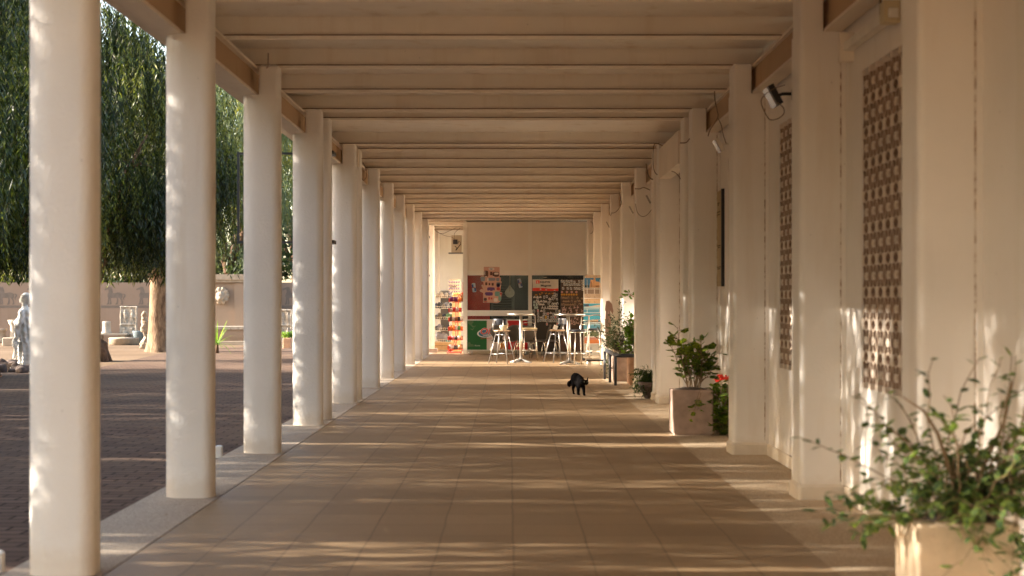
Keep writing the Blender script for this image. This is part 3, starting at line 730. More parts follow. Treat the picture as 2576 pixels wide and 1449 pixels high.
LB = {'card': ('black and white framed card magnet on the headed dark board', 'card magnets with dark pictures'), 'cardb': ('white framed blue card magnet on the headed dark board', 'card magnets with blue pictures'),
      'cardr': ('white card magnet with a red picture among the lower rows of the headed board', 'card magnets with red pictures'), 'cardy': ('single yellow card magnet amid the lower rows of the headed board', None),
      'house': ('small white domed house magnet on the headed dark board', 'white house magnets'), 'arch': ('small white arched doorway magnet on the headed dark board', 'arched door magnets'),
      'tower': ('white magnet with a thin tower in the row above the bar', 'tower magnets'), 'mint': ('mint green magnet at the left edge of the headed board', 'mint green magnets'),
      'pair': ('blue and white picture magnet in the top rows of the brown board', 'picture magnets on top of the brown board'), 'discp': ('round pink and red magnet in a row on the brown board', 'round pink magnets'),
      'disco': ('round orange magnet in a row on the brown board', 'round orange magnets'), 'horse': ('small orange animal magnet just under the red and white header', 'orange animal magnets'),
      'clay': ('small clay coloured figure magnet on the brown board', 'clay figure magnets'), 'clayt': ('small clay coloured arched magnet on the brown board', 'clay arch magnets'), 'bell': ('tiny pinkish trinket low on the brown board', 'pink trinkets')}
def mag(kind, cx, cy, tilt=0, brown=False):
    o = bpy.data.objects.new('fridge_magnet', MG[kind]); C.objects.link(o)
    o.location = (BX(cx), (B2 if brown else BY)-.009, BZ(cy)); o.rotation_euler = (0, R(tilt+rnd.uniform(-5, 5)), 0)
    l, g = LB[kind]; tag(o, l, 'fridge magnet', g)
for a, b in ((175, 575), (290, 555), (345, 515), (455, 530), (550, 540), (650, 530)): mag('horse', a, b, rnd.uniform(-20, 20))
for a, b, t in ((712, 555, 0), (768, 583, 0), (412, 640, 5), (490, 625, 0), (670, 630, 0), (724, 638, 0), (630, 680, 15), (680, 690, 40), (218, 705, 0), (585, 752, 0), (188, 780, 0), (540, 812, 0), (765, 1045, 0), (120, 1045, 0)): mag('card', a, b, t)
for a, b in ((130, 635), (215, 635), (298, 635), (565, 685), (250, 770), (325, 755), (460, 765), (315, 845), (385, 848), (575, 895), (645, 900), (715, 900), (780, 905), (585, 962), (655, 965), (715, 970), (780, 965), (330, 1035), (600, 1095)): mag('house', a, b)
for a, b in ((780, 700), (400, 765), (255, 840), (655, 835), (705, 840), (745, 840), (793, 820)): mag('arch', a, b)
for a, b in ((357, 935), (437, 940), (515, 945)): mag('tower', a, b)
for a, b in ((122, 780), (118, 865), (148, 940), (207, 940), (192, 858)): mag('mint', a, b)
for a, b in ((410, 1040), (235, 1130), (400, 1135), (455, 1135), (672, 1135), (727, 1135), (780, 1135), (140, 1215), (245, 1222), (380, 1215), (620, 1225), (680, 1225), (793, 1222), (305, 1312), (375, 1305), (430, 1310), (480, 1315), (560, 1325), (613, 1325), (675, 1325), (735, 1325), (795, 1320), (235, 1325)): mag('cardb' if rnd.random() < .65 else 'card', a, b)
for a, b in ((230, 1035), (520, 1125), (735, 1222), (490, 1420), (790, 1410)): mag('cardr', a, b)
mag('cardy', 458, 1222); mag('card', 520, 1230); mag('house', 320, 1225)
for a, b in ((925, 180), (985, 190), (1065, 180), (1130, 190), (1205, 180), (1290, 205), (1430, 185), (1520, 180), (1000, 275), (1070, 275), (1150, 285), (1215, 275), (1290, 270), (1365, 275), (1430, 280), (1525, 262), (960, 385), (1095, 385), (1190, 390), (1300, 385), (1365, 385), (1435, 395), (1530, 350), (1530, 415)): mag('pair', a, b, 0, True)
for a in (928, 1070, 1210, 1345): mag('discp', a, 492, 0, True)
for a in (925, 990, 1060, 1132, 1205, 1272, 1350): mag('disco', a, 567, 0, True)
for a, b in ((920, 655), (980, 650), (1045, 660), (1112, 655), (1215, 660), (1380, 655), (1505, 675), (980, 755), (1045, 760), (1115, 755), (1210, 755), (1310, 765), (1380, 750), (1435, 745), (925, 860), (980, 850), (1042, 855), (1100, 855), (1172, 855), (1240, 850), (1305, 855), (1435, 845), (1490, 840)): mag('clay' if (a+b) % 3 else 'clayt', a, b, 0, True)
for a, b in ((990, 930), (1155, 945), (1285, 930), (1380, 920), (940, 985), (990, 990), (1035, 985), (1360, 1005), (1190, 1005), (1190, 1060), (1350, 1080), (945, 1060), (1015, 1065), (1105, 1090), (1300, 1235), (1380, 1270), (1200, 1310), (1265, 1345), (1340, 1370), (1410, 1385), (1210, 1390), (1290, 1410), (1500, 1030)): mag('bell', a, b, rnd.uniform(-30, 30), True)

# ================================================================== POSTCARD STAND
TY = 34.3
def TX(c): return px(2320+c/6.9, TY)
def TZ(c): return pz(1090+c/6.9, TY)
to = (TX(365), TY, 0)
ps = thing('postcard_stand', 'tall wire postcard stand with church and seaside posters against the lit pillar', 'display stand', to)
def card(name, x0_, x1_, z0_, z1_, cols, dy=0):
    """flat printed card with coloured patches"""
    c0 = cols[0]; p = MB().box(TX(x0_), TX(x1_), TY-.012-dy, TY-.004-dy, TZ(z1_), TZ(z0_)).build(name, colm(*c0), ps, to)
    for nm, mt, pl in cols[1:]:
        fixn(MB().poly([(TX(a), TY-.0145-dy, TZ(b)) for a, b in pl], (0, 1, 0), .002).build(nm, colm(*mt), p, to))
sand_ = ('card_sandstone', (.50, .36, .24)); car = ('card_carving_shadow', (.22, .13, .08))
def swirls(x0_, x1_, z0_, z1_, n):
    r_ = random.Random(n); out = []
    for k in range(n):
        cx, cz, rr = r_.uniform(x0_+20, x1_-20), r_.uniform(z0_+15, z1_-15), r_.uniform(8, 20)
        a0 = r_.uniform(0, 6)
        pts = [(cx+rr*math.cos(a0+i*.5), cz+rr*math.sin(a0+i*.5)) for i in range(8)]+[(cx+rr*.6*math.cos(a0+i*.5), cz+rr*.6*math.sin(a0+i*.5)) for i in reversed(range(8))]
        out.append(('carving', car, pts))
    return out
card('relief_card', 148, 600, 72, 150, [sand_]+swirls(148, 600, 72, 150, 9))
church = [(262, 420), (275, 300), (285, 300), (290, 210), (300, 190), (340, 210), (372, 185), (378, 150), (400, 115), (415, 150), (425, 180), (430, 245), (480, 255), (500, 250), (545, 280), (575, 290), (585, 330), (580, 400), (560, 420)]
card('church_card', 125, 605, 150, 425, [('card_sky_blue', (.045, .17, .30)), ('church_picture', ('card_church', (.60, .33, .15)), church),
     ('church_shade', ('card_church_shade', (.30, .14, .06)), [(375, 160), (390, 160), (392, 400), (375, 400)]), ('church_shade', ('card_church_shade', (.30, .14, .06)), [(300, 260), (318, 240), (330, 260), (330, 400), (300, 400)]), ('church_shade', ('card_church_shade', (.30, .14, .06)), [(430, 360), (540, 350), (545, 395), (430, 400)]),
     ('tree_picture', ('card_dark_tree', (.02, .035, .03)), [(130, 355), (170, 345), (240, 350), (245, 410), (130, 415)])])
card('ruins_card', 125, 605, 425, 590, [('card_ruins', (.24, .16, .11)), ('pale_path', ('card_pale', (.50, .42, .34)), [(385, 430), (412, 430), (412, 588), (385, 588)]), ('pale_path', ('card_pale', (.50, .42, .34)), [(125, 455), (605, 455), (605, 470), (125, 470)])])
card('carving_card', 125, 605, 592, 712, [sand_]+swirls(125, 605, 592, 712, 14))
card('carving_card', 125, 605, 716, 850, [('card_gold_stone', (.60, .40, .22))]+swirls(125, 605, 716, 850, 14))
card('sea_card', 100, 605, 856, 950, [('card_turquoise', (.03, .30, .42)), ('shore_picture', ('card_shore', (.55, .46, .34)), [(330, 925), (450, 900), (600, 880), (600, 948), (120, 948)]), ('rock_picture', ('card_navy', (.04, .06, .10)), [(105, 880), (245, 870), (245, 940), (110, 930)])])
card('sea_card', 100, 605, 952, 1110, [('card_sea_blue', (.07, .26, .36)), ('sky_picture', ('card_pale_sky', (.30, .46, .50)), [(105, 955), (600, 955), (600, 1010), (105, 1030)])])
card('sea_card', 100, 605, 1112, 1370, [('card_turquoise', (.03, .30, .42)), ('boat_picture', ('card_gold_stone', (.60, .40, .22)), [(240, 1330), (300, 1320), (500, 1310), (500, 1365), (240, 1365)]), ('boat_picture', ('card_navy', (.04, .06, .10)), [(150, 1345), (600, 1340), (600, 1370), (150, 1370)])])
card('sea_card', 100, 605, 1374, 1560, [('card_sea_blue', (.07, .26, .36)), ('sky_picture', ('card_pale_sky', (.30, .46, .50)), [(105, 1380), (600, 1380), (600, 1450), (105, 1460)])])
card('garden_card', 120, 600, 1600, 1760, [('card_garden', (.12, .14, .06)), ('cloud_picture', ('card_pale_sky', (.30, .46, .50)), [(125, 1602), (595, 1602), (595, 1640), (125, 1650)])])
card('desert_card', 120, 600, 1790, 1960, [('card_pink', (.50, .20, .14)), ('dune_picture', ('card_orange', (.60, .18, .04)), [(125, 1860), (595, 1850), (595, 1955), (125, 1955)])])
card('white_card', 120, 600, 1980, 2280, [('card_white', (.50, .48, .43)), ('cup_picture', ('card_navy', (.04, .06, .10)), [(270, 2160), (340, 2160), (330, 2230), (280, 2230)]), ('steam_picture', ('card_navy', (.04, .06, .10)), [(285, 2060), (292, 2060), (300, 2130), (290, 2130)]), ('steam_picture', ('card_navy', (.04, .06, .10)), [(315, 2060), (322, 2060), (330, 2130), (320, 2130)])])
mb = MB()
for xx in (110, 610): mb.tube([(TX(xx), TY, .08), (TX(xx), TY, TZ(65))], .009, 6)
for zz in (430, 712, 955, 1112, 1372, 1580, 1780, 1970): mb.tube([(TX(110), TY-.03, TZ(zz)), (TX(610), TY-.03, TZ(zz))], .006, 6)
for xx in (195, 545):
    for (a, b) in ((195, 585), (1000, 1110)): mb.tube([(TX(xx), TY-.035, TZ(a)), (TX(xx), TY-.035, TZ(b))], .005, 6)
mb.box(TX(90), TX(640), TY-.22, TY+.22, .07, .10)
mb.build('wire_frame', 'galv', ps, to)
for sx_ in (100, 620):
    for dy in (-.19, .19): MB().ell((TX(sx_), TY+dy, .035), (.03, .022, .035)).build('caster', 'black', ps, to)

# ================================================================== BAR FURNITURE
def star_base(mb, r=.30):
    for a in range(4):
        t = R(45+90*a); d = Vector((math.cos(t), math.sin(t), 0)); nrm = Vector((-d.y, d.x, 0))
        A = [d*.02+nrm*.035+Vector((0, 0, .10)), d*.02-nrm*.035+Vector((0, 0, .10)), d*r-nrm*.018+Vector((0, 0, .025)), d*r+nrm*.018+Vector((0, 0, .025))]
        mb.add(A+[v-Vector((0, 0, .02 if i > 1 else .07)) for i, v in enumerate(A)], [(0, 1, 2, 3), (7, 6, 5, 4), (0, 4, 5, 1), (2, 6, 7, 3), (1, 5, 6, 2), (3, 7, 4, 0)])
        mb.ell(d*r+Vector((0, 0, .012)), (.02, .02, .012), 8, 4)
def bar_table(loc, rz, lab, w_, lean=0):
    t = thing('bar_table', lab, 'bar table', loc, rz, 'tall round aluminium bar tables')
    r = w_/2; h = 1.115
    MB().lathe([(0, h), (r-.01, h), (r, h+.006), (r, h+.022), (r-.008, h+.028), (0, h+.028)], n=40).build('tabletop', 'alu', t)
    MB().tube([(lean, 0, h), (0, 0, .07)], .036, 16).build('pole', 'alu', t)
    mb = MB(); star_base(mb); mb.build('base', 'greysteel', t)
    MB().obox((0, 0, h-.02), (.3, .3, .02)).build('underplate', 'greysteel', t)
    return t
bar_table((px(2083.6, 33.1), 33.1, 0), R(8), 'round aluminium bar table in front of the ice cream freezer', .64)
bar_table((px(2279, 32.2), 32.2, 0), R(-4), 'round aluminium bar table near the postcard stand', .70, -.04)
def black_stool(loc, rz, lab):
    t = thing('bar_stool', lab, 'bar stool', loc, rz, 'black-backed wooden bar stools')
    MB().lathe([(0, .735), (.17, .735), (.19, .745), (.19, .757), (.18, .765), (0, .762)], n=28).build('seat', 'wood', t)
    for sx_, sy_ in ((1, 1), (1, -1), (-1, 1), (-1, -1)):
        MB().tube([(sx_*.10, sy_*.10, .735), (sx_*.235, sy_*.235, 0)], .012, 8).build('leg', 'greysteel', t)
    for z, q, nm_ in ((.22, .196, 'foot_rail'), (.66, .115, 'seat_brace')):
        mb = MB(); c = [(q, q, z), (q, -q, z), (-q, -q, z), (-q, q, z)]
        for i in range(4): mb.tube([c[i], c[(i+1) % 4]], .008, 6)
        mb.build(nm_, 'greysteel', t)
    mb = MB()
    for s_ in (-1, 1): mb.tube([(s_*.09, .05, .72), (s_*.11, .17, .715), (s_*.125, .235, .76), (s_*.125, .235, .86), (s_*.12, .215, 1.0)], .011, 8)
    mb.build('back_bracket', 'greysteel', t)
    mb = MB(); n = 10; vs = []
    for j, z in enumerate((.885, .90, 1.01, 1.03)):
        for i in range(n+1):
            a = R(-48+96*i/n); r = .235+(.0 if j in (1, 2) else -.005); vs.append((r*math.sin(a), -.02+r*math.cos(a), z))
        for i in range(n+1):
            a = R(-48+96*i/n); r = .215; vs.append((r*math.sin(a), -.02+r*math.cos(a), z))
    m_ = n+1; L_ = 2*m_; fs = []
    for j in range(3):
        for i in range(n):
            fs.append((j*L_+i, j*L_+i+1, (j+1)*L_+i+1, (j+1)*L_+i)); fs.append((j*L_+m_+i+1, j*L_+m_+i, (j+1)*L_+m_+i, (j+1)*L_+m_+i+1))
        fs.append((j*L_, (j+1)*L_, (j+1)*L_+m_, j*L_+m_)); fs.append((j*L_+n, j*L_+m_+n, (j+1)*L_+m_+n, (j+1)*L_+n))
    for i in range(n): fs.append((i, m_+i, m_+i+1, i+1)); fs.append((3*L_+i, 3*L_+i+1, 3*L_+m_+i+1, 3*L_+m_+i))
    mb.add(vs, fs, True); fixn(mb.build('backrest', 'seat_black', t)); return t
black_stool((px(2008, 32.7), 32.7, 0), R(158), 'black-backed bar stool in front of the green freezer panel')
black_stool((px(2229, 33.3), 33.3, 0), R(-62), 'black-backed bar stool between the two bar tables')
def chrome_stool(loc, rz, lab, cush):
    t = thing('bar_stool', lab, 'bar stool', loc, rz, 'chrome bar stools with hooped backs')
    MB().lathe([(0, .74), (.165, .74), (.185, .752), (.19, .772), (.178, .79), (.10, .797), (0, .797)], n=28).build('seat', cush, t)
    mb = MB(); mb.lathe([(.15, .722), (.186, .722), (.188, .74), (.15, .74)], n=28); mb.build('seat_ring', 'chrome', t)
    for s_ in (-1, 1):
        MB().tube([(s_*.13, -.13, .725), (s_*.175, -.19, 0)], .0125, 8).build('leg', 'chrome', t)
        MB().tube([(s_*.20, .22, 0), (s_*.155, .165, .725), (s_*.165, .20, 1.08)], .0125, 8).build('leg', 'chrome', t)
    mb = MB(); q = [(.17, -.175, .25), (.19, .20, .25), (-.19, .20, .25), (-.17, -.175, .25)]
    for i in range(4): mb.tube([q[i], q[(i+1) % 4]], .011, 8)
    mb.build('foot_rail', 'chrome', t)
    mb = MB()
    for z in (.90, .985): mb.tube([(-.158, .185, z-.012), (-.09, .225, z+.008), (0, .24, z+.014), (.09, .225, z+.008), (.158, .185, z-.012)], .008, 8)
    mb.tube([(-.165, .20, 1.08), (-.10, .235, 1.10), (0, .25, 1.105), (.10, .235, 1.10), (.165, .20, 1.08)], .014, 8)
    mb.build('backrest', 'chrome', t); return t
chrome_stool((px(2118, 34.3), 34.3, 0), R(6), 'chrome bar stool with cream seat right of the first bar table', 'seat_cream')
chrome_stool((px(2310, 32.1), 32.1, 0), R(-62), 'chrome bar stool with dark seat in front of the second table', 'seat_black')
chrome_stool((px(2378, 33.45), 33.45, 0), R(-14), 'chrome bar stool standing in front of the postcard stand', 'seat_black')
def shell_mesh():
    # hourglass shell: profile along seat and back
    prof = [(-.20, .425, .17), (-.16, .44, .205), (-.05, .435, .215), (.08, .43, .195), (.15, .44, .135), (.195, .49, .105), (.215, .55, .13), (.235, .62, .19), (.255, .70, .205), (.275, .775, .175), (.285, .82, .11), (.288, .835, .04)]
    n = 9; vs = []
    for (y, z, hw) in prof:
        for i in range(n):
            u = -1+2*i/(n-1); vs.append((u*hw, y-(.03*u*u if z > .5 else 0), z+(.022*u*u if z < .5 else 0)))
    fs = [(j*n+i, j*n+i+1, (j+1)*n+i+1, (j+1)*n+i) for j in range(len(prof)-1) for i in range(n-1)]
    mb = MB().add(vs, fs, True); o = mb.build('shell', 'shell', link=False); me = o.data
    tmp = bpy.data.objects.new('t', me); C.objects.link(tmp); md = tmp.modifiers.new('s', 'SOLIDIFY'); md.thickness = .014
    sd = tmp.modifiers.new('d', 'SUBSURF'); sd.levels = 1; sd.render_levels = 1
    r = bpy.data.meshes.new_from_object(tmp.evaluated_get(bpy.context.evaluated_depsgraph_get())); bpy.data.objects.remove(tmp); r.name = 'shell'; return r
shm = shell_mesh()
def shell_chair(loc, rz, lab):
    t = thing('shell_chair', lab, 'chair', loc, rz, 'grey shell chairs by the kiosk window')
    o = bpy.data.objects.new('shell', shm); C.objects.link(o); o.parent = t
    for s_ in (-1, 1):
        for e in (-1, 1):
            MB().tube([(s_*.06, e*.05, .415), (s_*.14, e*.13-.02, .405), (s_*.175, e*.165-.02, .37), (s_*.21, e*.215-.02, 0)], .009, 8).build('leg', 'chrome', t)
    MB().obox((0, -.01, .418), (.16, .14, .012)).build('seat_mount', 'greysteel', t)
    return t
for sx_, Y_, rz, lab in ((1996, 35.7, 172, 'grey shell chair behind the first black-backed stool'), (2040, 36.0, 205, 'grey shell chair just left of the first table pole'), (2092, 36.1, 170, 'grey shell chair just right of the first table pole'), (2106, 35.3, 196, 'grey shell chair under the cream-seated chrome stool'), (2158, 35.9, 262, 'grey shell chair seen side-on left of the second black-backed stool'), (2206, 36.1, 258, 'grey shell chair seen side-on behind the second black-backed stool')):
    shell_chair((px(sx_, Y_), Y_, 0), R(rz), lab)
# things lying on stools
mb = MB(); mb.ell((0, 0, .075), (.10, .07, .085), 14, 8); mb.ell((.06, 0, .13), (.05, .05, .05)); 
me = fuse(mb, .012, 2, lambda c, n: c+n*mnoise.noise(c*30)*.006); o = meshobj('cushion', me, 'seat_cream'); o.location = (px(2015, 32.85), 32.85, .765)
tag(o, 'pale crumpled bag lying on the first wooden bar stool', 'bag')
o = MB().obox((0, 0, 0), (.10, .012, .10), (.2, .35, 0)).build('card_box', 'white'); o.location = (px(2222, 33.1), 33.1, .822)
tag(o, 'small white card leaning on the second wooden bar stool', 'card'); MB().lathe([(.012, -.008), (.034, -.008), (.034, -.0065), (.012, -.0065)], n=16).build('ring_print', 'grey', o).rotation_euler = (R(100), 0, 0)

# dolly at the foot of the rail
dl = thing('dolly', 'low black wheeled dolly on the floor between the last stool and the railing', 'dolly', (px(2385, 31.6), 31.6, 0))
MB().box(-.22, .32, -.16, .16, .105, .135).build('platform', 'black', dl)
for a in (-.16, .26):
    for b in (-.12, .12):
        wh = MB().lathe([(.0, -.016), (.045, -.016), (.05, 0), (.045, .016), (0, .016)], n=14)
        for v in wh.v: v[:] = Vector((v.x+a, v.z+b, v.y+.05))
        q = wh.build('wheel', 'alu', dl); MB().box(a-.022, a+.022, b-.025, b+.025, .08, .106).build('fork', 'greysteel', q)

# ================================================================== RACKS IN THE PASSAGE
RY = 41.0
def RX(c, Y=RY): return px(1740+c/4.83, Y)
def RZ(c, Y=RY): return pz(1150+c/4.83, Y)
ro = (RX(170), RY, 0)
rk = thing('hat_rack', 'grey display tower with wire baskets of caps on a wooden base with casters', 'display rack', ro)
MB().bbox(RX(108), RX(272), RY-.02, RY+.10, .26, RZ(60), .01).build('tower', 'grey', rk, ro)
mb = MB(); mb.box(RX(5), RX(335), RY-.2, RY+.3, RZ(1205), RZ(1042)); mb.build('wooden_base', 'woodd', rk, ro)
mb = MB(); mb.box(RX(5)-.001, RX(335)+.001, RY-.202, RY+.302, RZ(1125), RZ(1118)); mb.build('base_joint', 'dark', rk, ro)
for a in (30, 300):
    for dy in (-.15, .22): MB().ell((RX(a), RY+dy, .04), (.045, .03, .04)).build('caster', 'black', rk, ro)
def basket(mb, x0_, x1_, y0_, y1_, z0_, z1_, r=.004):
    for z in (z0_, z1_):
        c = [(x0_, y0_, z), (x1_, y0_, z), (x1_, y1_, z), (x0_, y1_, z)]
        for i in range(4): mb.tube([c[i], c[(i+1) % 4]], r, 5)
    n = 8
    for i in range(n+1):
        x = x0_+(x1_-x0_)*i/n; mb.tube([(x, y0_, z1_), (x, y0_, z0_), (x, y1_, z0_)], r*.7, 4)
BK = [(15, 325, 200, 150), (10, 330, 405, 365), (25, 320, 612, 570), (25, 320, 828, 780), (15, 330, 1050, 1000)]
for a, b, zb, zt in BK:
    mb = MB(); basket(mb, RX(a), RX(b), RY-.28, RY-.03, RZ(zb), RZ(zt)); mb.build('wire_basket', 'galv', rk, ro)
def lump(seed, sx_, sy_, sz_):
    mb = MB(); r_ = random.Random(seed)
    for k in range(4): mb.ell((r_.uniform(-.4, .4)*sx_, r_.uniform(-.3, .3)*sy_, r_.uniform(.3, .6)*sz_), (sx_*.5, sy_*.5, sz_*.45), 10, 7)
    return fuse(mb, min(sx_, sz_)*.12, 1, lambda c, n: c+n*mnoise.noise(c*25+Vector((seed, 0, 0)))*sx_*.16)
lumps = [lump(k, .11, .13, .15) for k in range(4)]
hc = {'beige': colm('cap_beige', (.36, .31, .25)), 'black': colm('cap_black', (.03, .03, .035)), 'navy': colm('cap_navy', (.035, .04, .07)), 'green': colm('cap_green', (.08, .17, .07)), 'grey': colm('cap_grey', (.20, .20, .22)), 'olive': colm('cap_olive', (.09, .07, .04)), 'red': colm('cap_red', (.45, .06, .04))}
def item(name, me, col, loc, sc_, rz, lab, cat, grp=None):
    m2 = me.copy(); m2.materials.clear(); m2.materials.append(col); m2.name = name
    for p in m2.polygons: p.use_smooth = True
    o = bpy.data.objects.new(name, m2); C.objects.link(o); o.location = loc; o.scale = sc_; o.rotation_euler = (0, 0, rz); return tag(o, lab, cat, grp)
rows = [(200, ['beige', 'beige', 'beige', 'grey'], 'top'), (405, ['navy', 'black', 'beige', 'grey', 'black'], 'second'), (612, ['black', 'olive', 'black', 'green', 'green'], 'third'), (828, ['black', 'grey', 'olive', 'black', 'black'], 'fourth')]
for zb, cols, rn in rows:
    n = len(cols)
    for i, c in enumerate(cols):
        item('cap', lumps[(i+zb) % 4], hc[c], (RX(50+250*i/(n-1)), RY-.15-.04*(i % 2), RZ(zb)+.006), (1, .9, 1.0+.25*(i % 2)), i*1.3, f'{c} cap in the {rn} basket of the grey rack', 'cap', 'caps on the grey rack')
item('plastic_bag', lumps[2], hc['grey'], (RX(150), RY-.15, RZ(1048)), (2.2, .9, 2.0), .3, 'translucent grey plastic sheet heaped in the lowest basket of the cap rack', 'plastic bag')
item('cloth', lumps[1], colm('teal_cloth', (.12, .28, .27)), (RX(270), RY-.18, RZ(1048)), (1.0, .7, .45), .3, 'teal folded cloth in the lowest basket of the cap rack', 'cloth')
# kraft cardboard stand
KY = 40.0; ko = (RX(412, KY), KY, 0)
kc = thing('cardboard_stand', 'tall kraft cardboard stand with printed header between the two racks', 'display stand', ko)
MB().box(RX(330, KY), RX(495, KY), KY, KY+.2, .02, RZ(150, KY)).build('body', 'kraft', kc, ko)
hd = MB().box(RX(265, KY), RX(495, KY), KY+.05, KY+.07, RZ(60, KY), pz(1118, KY)).build('header', colm('header_kraft', (.52, .40, .27)), kc, ko)
mb = MB(); r_ = random.Random(3)
for row in range(4):
    for k in range(5):
        cx = RX(285+k*45, KY); cz = pz(1128+row*13, KY); mb.ell((cx, KY+.047, cz), (.028, .004, .022 if row % 2 else .035), 8, 5, (0, r_.uniform(-1, 1), 0))
mb.build('header_print', colm('header_purple', (.22, .16, .20)), hd, ko)
text('header_lettering', 'CHIPS', .07, (RX(285, KY), KY+.045, pz(1150, KY)), 'dark', hd, ko).data
for zz, tx in ((300, 'GOOD'), (690, 'FOOD')):
    text('side_lettering', tx, .10, (RX(338, KY), KY-.003, RZ(zz, KY)), 'dark', kc, ko, xs=.9)
for a in (380, 445): item('bread_roll', lumps[0], colm('bun', (.55, .33, .10)), (RX(a, KY), KY+.1, RZ(152, KY)), (1, .9, .62), 0, 'round golden roll on top of the kraft cardboard stand', 'snack', 'rolls on the cardboard stand')
# red wire snack rack
ZY = 39.2; zo = (RX(400, ZY), ZY, 0)
rr = thing('snack_rack', 'bright red bent-tube rack full of snack bags at the left edge of the kiosk', 'display rack', zo)
mb = MB()
for dx in (0, 45):
    mb.tube([(RX(240+dx, ZY), ZY-.25, .03), (RX(330+dx, ZY), ZY-.1, RZ(1170, ZY)), (RX(385+dx*.9, ZY), ZY-.02, RZ(1030, ZY)), (RX(402+dx*.9, ZY), ZY, RZ(900, ZY)), (RX(405+dx*.9, ZY), ZY, RZ(300, ZY)), (RX(430+dx*.9, ZY), ZY-.01, RZ(200, ZY)), (RX(480+dx*.7, ZY), ZY-.03, RZ(130, ZY)), (RX(540+dx*.1, ZY), ZY-.05, RZ(100, ZY))], .014, 8)
c = [(RX(240, ZY), ZY-.28, .035), (RX(515, ZY), ZY-.28, .035), (RX(545, ZY), ZY+.15, .035), (RX(300, ZY), ZY+.15, .035)]
for i in range(4): mb.tube([c[i], c[(i+1) % 4]], .014, 8)
mb.build('tube_frame', 'red', rr, zo)
for a in (255, 505): MB().lathe([(.012, 0), (.012, .03)], (RX(a, ZY), ZY-.28, 0), n=8).build('foot', 'black', rr, zo)
shelves = [(270, 520, 275, 205), (265, 520, 470, 400), (265, 545, 650, 575), (260, 545, 830, 755), (250, 545, 1010, 945), (248, 545, 1195, 1120)]
for a, b, zb, zt in shelves:
    mb = MB(); mb.box(RX(a, ZY), RX(b, ZY), ZY-.24, ZY-.03, RZ(zb, ZY)-.008, RZ(zb, ZY)); mb.box(RX(a, ZY), RX(a+22, ZY), ZY-.25, ZY-.03, RZ(zb, ZY), RZ(zt, ZY))
    mb.build('shelf', 'red', rr, zo)
def bag_mesh():
    mb = MB(); nx, nz = 8, 8; vs = []
    for s_ in (1, -1):
        for j in range(nz+1):
            for i in range(nx+1):
                u, v = -1+2*i/nx, -1+2*j/nz; d = max(0, (1-u**4)*(1-abs(v)**3))**.6
                vs.append((u*.5*(1-.10*math.cos(v*3)**2), s_*(d*.5+.004)*(1+.15*math.sin(5*u+3*v)), .5+v*.5))
    L_ = (nx+1)*(nz+1); fs = []
    for j in range(nz):
        for i in range(nx):
            a = j*(nx+1)+i; fs.append((a, a+1, a+nx+2, a+nx+1)); b = a+L_; fs.append((b, b+nx+1, b+nx+2, b+1))
    return mb.add(vs, fs, True).build('bag', 'white', link=False).data
bgm = bag_mesh()
bagcol = {'purple': colm('bag_purple', (.16, .02, .13), .3), 'white': colm('bag_white', (.62, .58, .52), .3), 'orange': colm('bag_orange', (.75, .20, .03), .3), 'black': colm('bag_black', (.04, .03, .03), .3), 'red': colm('bag_red', (.55, .03, .02), .3), 'green': colm('bag_green', (.05, .20, .06), .3), 'brown': colm('bag_brown', (.28, .13, .05), .3), 'pink': colm('bag_pink', (.50, .18, .20), .3)}
order = {275: ['purple', 'purple', 'orange'], 470: ['white', 'red', 'white', 'red'], 650: ['black', 'white', 'brown', 'black', 'white'], 830: ['orange', 'orange', 'white', 'green', 'orange'], 1010: ['red', 'pink', 'black', 'white', 'brown'], 1195: ['white', 'black', 'brown']}
nm = {275: 'topmost', 470: 'second', 650: 'third', 830: 'fourth', 1010: 'fifth', 1195: 'lowest'}
for a, b, zb, zt in shelves:
    cs = order[zb]; n = len(cs); wd = (RX(b, ZY)-RX(a+20, ZY))/n
    for i, c in enumerate(cs):
        hgt = abs(RZ(zt, ZY)-RZ(zb, ZY))*rnd.uniform(1.0, 1.35)
        item('snack_bag', bgm, bagcol[c], (RX(a+20, ZY)+wd*(i+.5), ZY-.14+rnd.uniform(-.03, .03), RZ(zb, ZY)+.004), (wd*1.05, .09, hgt), rnd.uniform(-.5, .5), f'{c} snack bag on the {nm[zb]} shelf of the red rack', 'snack bag', 'snack bags on the red rack')
item('snack_bag', bgm, bagcol['brown'], (RX(522, ZY), ZY-.05, RZ(275, ZY)), (.07, .05, .24), 0, 'tall brown snack packet hung at the top of the red rack', 'snack bag', 'snack bags on the red rack')
o = MB().box(SX(340)-.012, SX(340)-.002, SY-.04, SY+.4, 1.62, 1.95).build('side_sign', 'red'); tag(o, 'narrow red sign on the left side of the kiosk', 'sign')
# air conditioner
AY = 42.3
def AX(c): return px(1400+c/5.152, AY)
def AZ(c): return pz(800+c/5.152, AY)
ao = (AX(2190), AY, AZ(1080))
ac = thing('air_conditioner', 'old air conditioning unit on a grey shelf high in the passage', 'air conditioner', ao)
MB().bbox(AX(2090), AX(2300), AY, AY+.35, AZ(1080), AZ(725), .01).build('casing', 'acw', ac, ao)
MB().box(AX(2030), AX(2330), AY-.08, AY+.4, AZ(1105), AZ(1083)).build('shelf', 'grey', ac, ao)
MB().box(AX(2125), AX(2215), AY-.05, AY-.001, AZ(910), AZ(815)).build('control_box', 'black', ac, ao)
mb = MB()
mb.tube([(AX(2215), AY-.02, AZ(900)), (AX(2240), AY-.03, AZ(860)), (AX(2275), AY-.02, AZ(870)), (AX(2285), AY-.02, AZ(900)), (AX(2230), AY-.02, AZ(970)), (AX(2180), AY-.02, AZ(1020))], .008, 6)
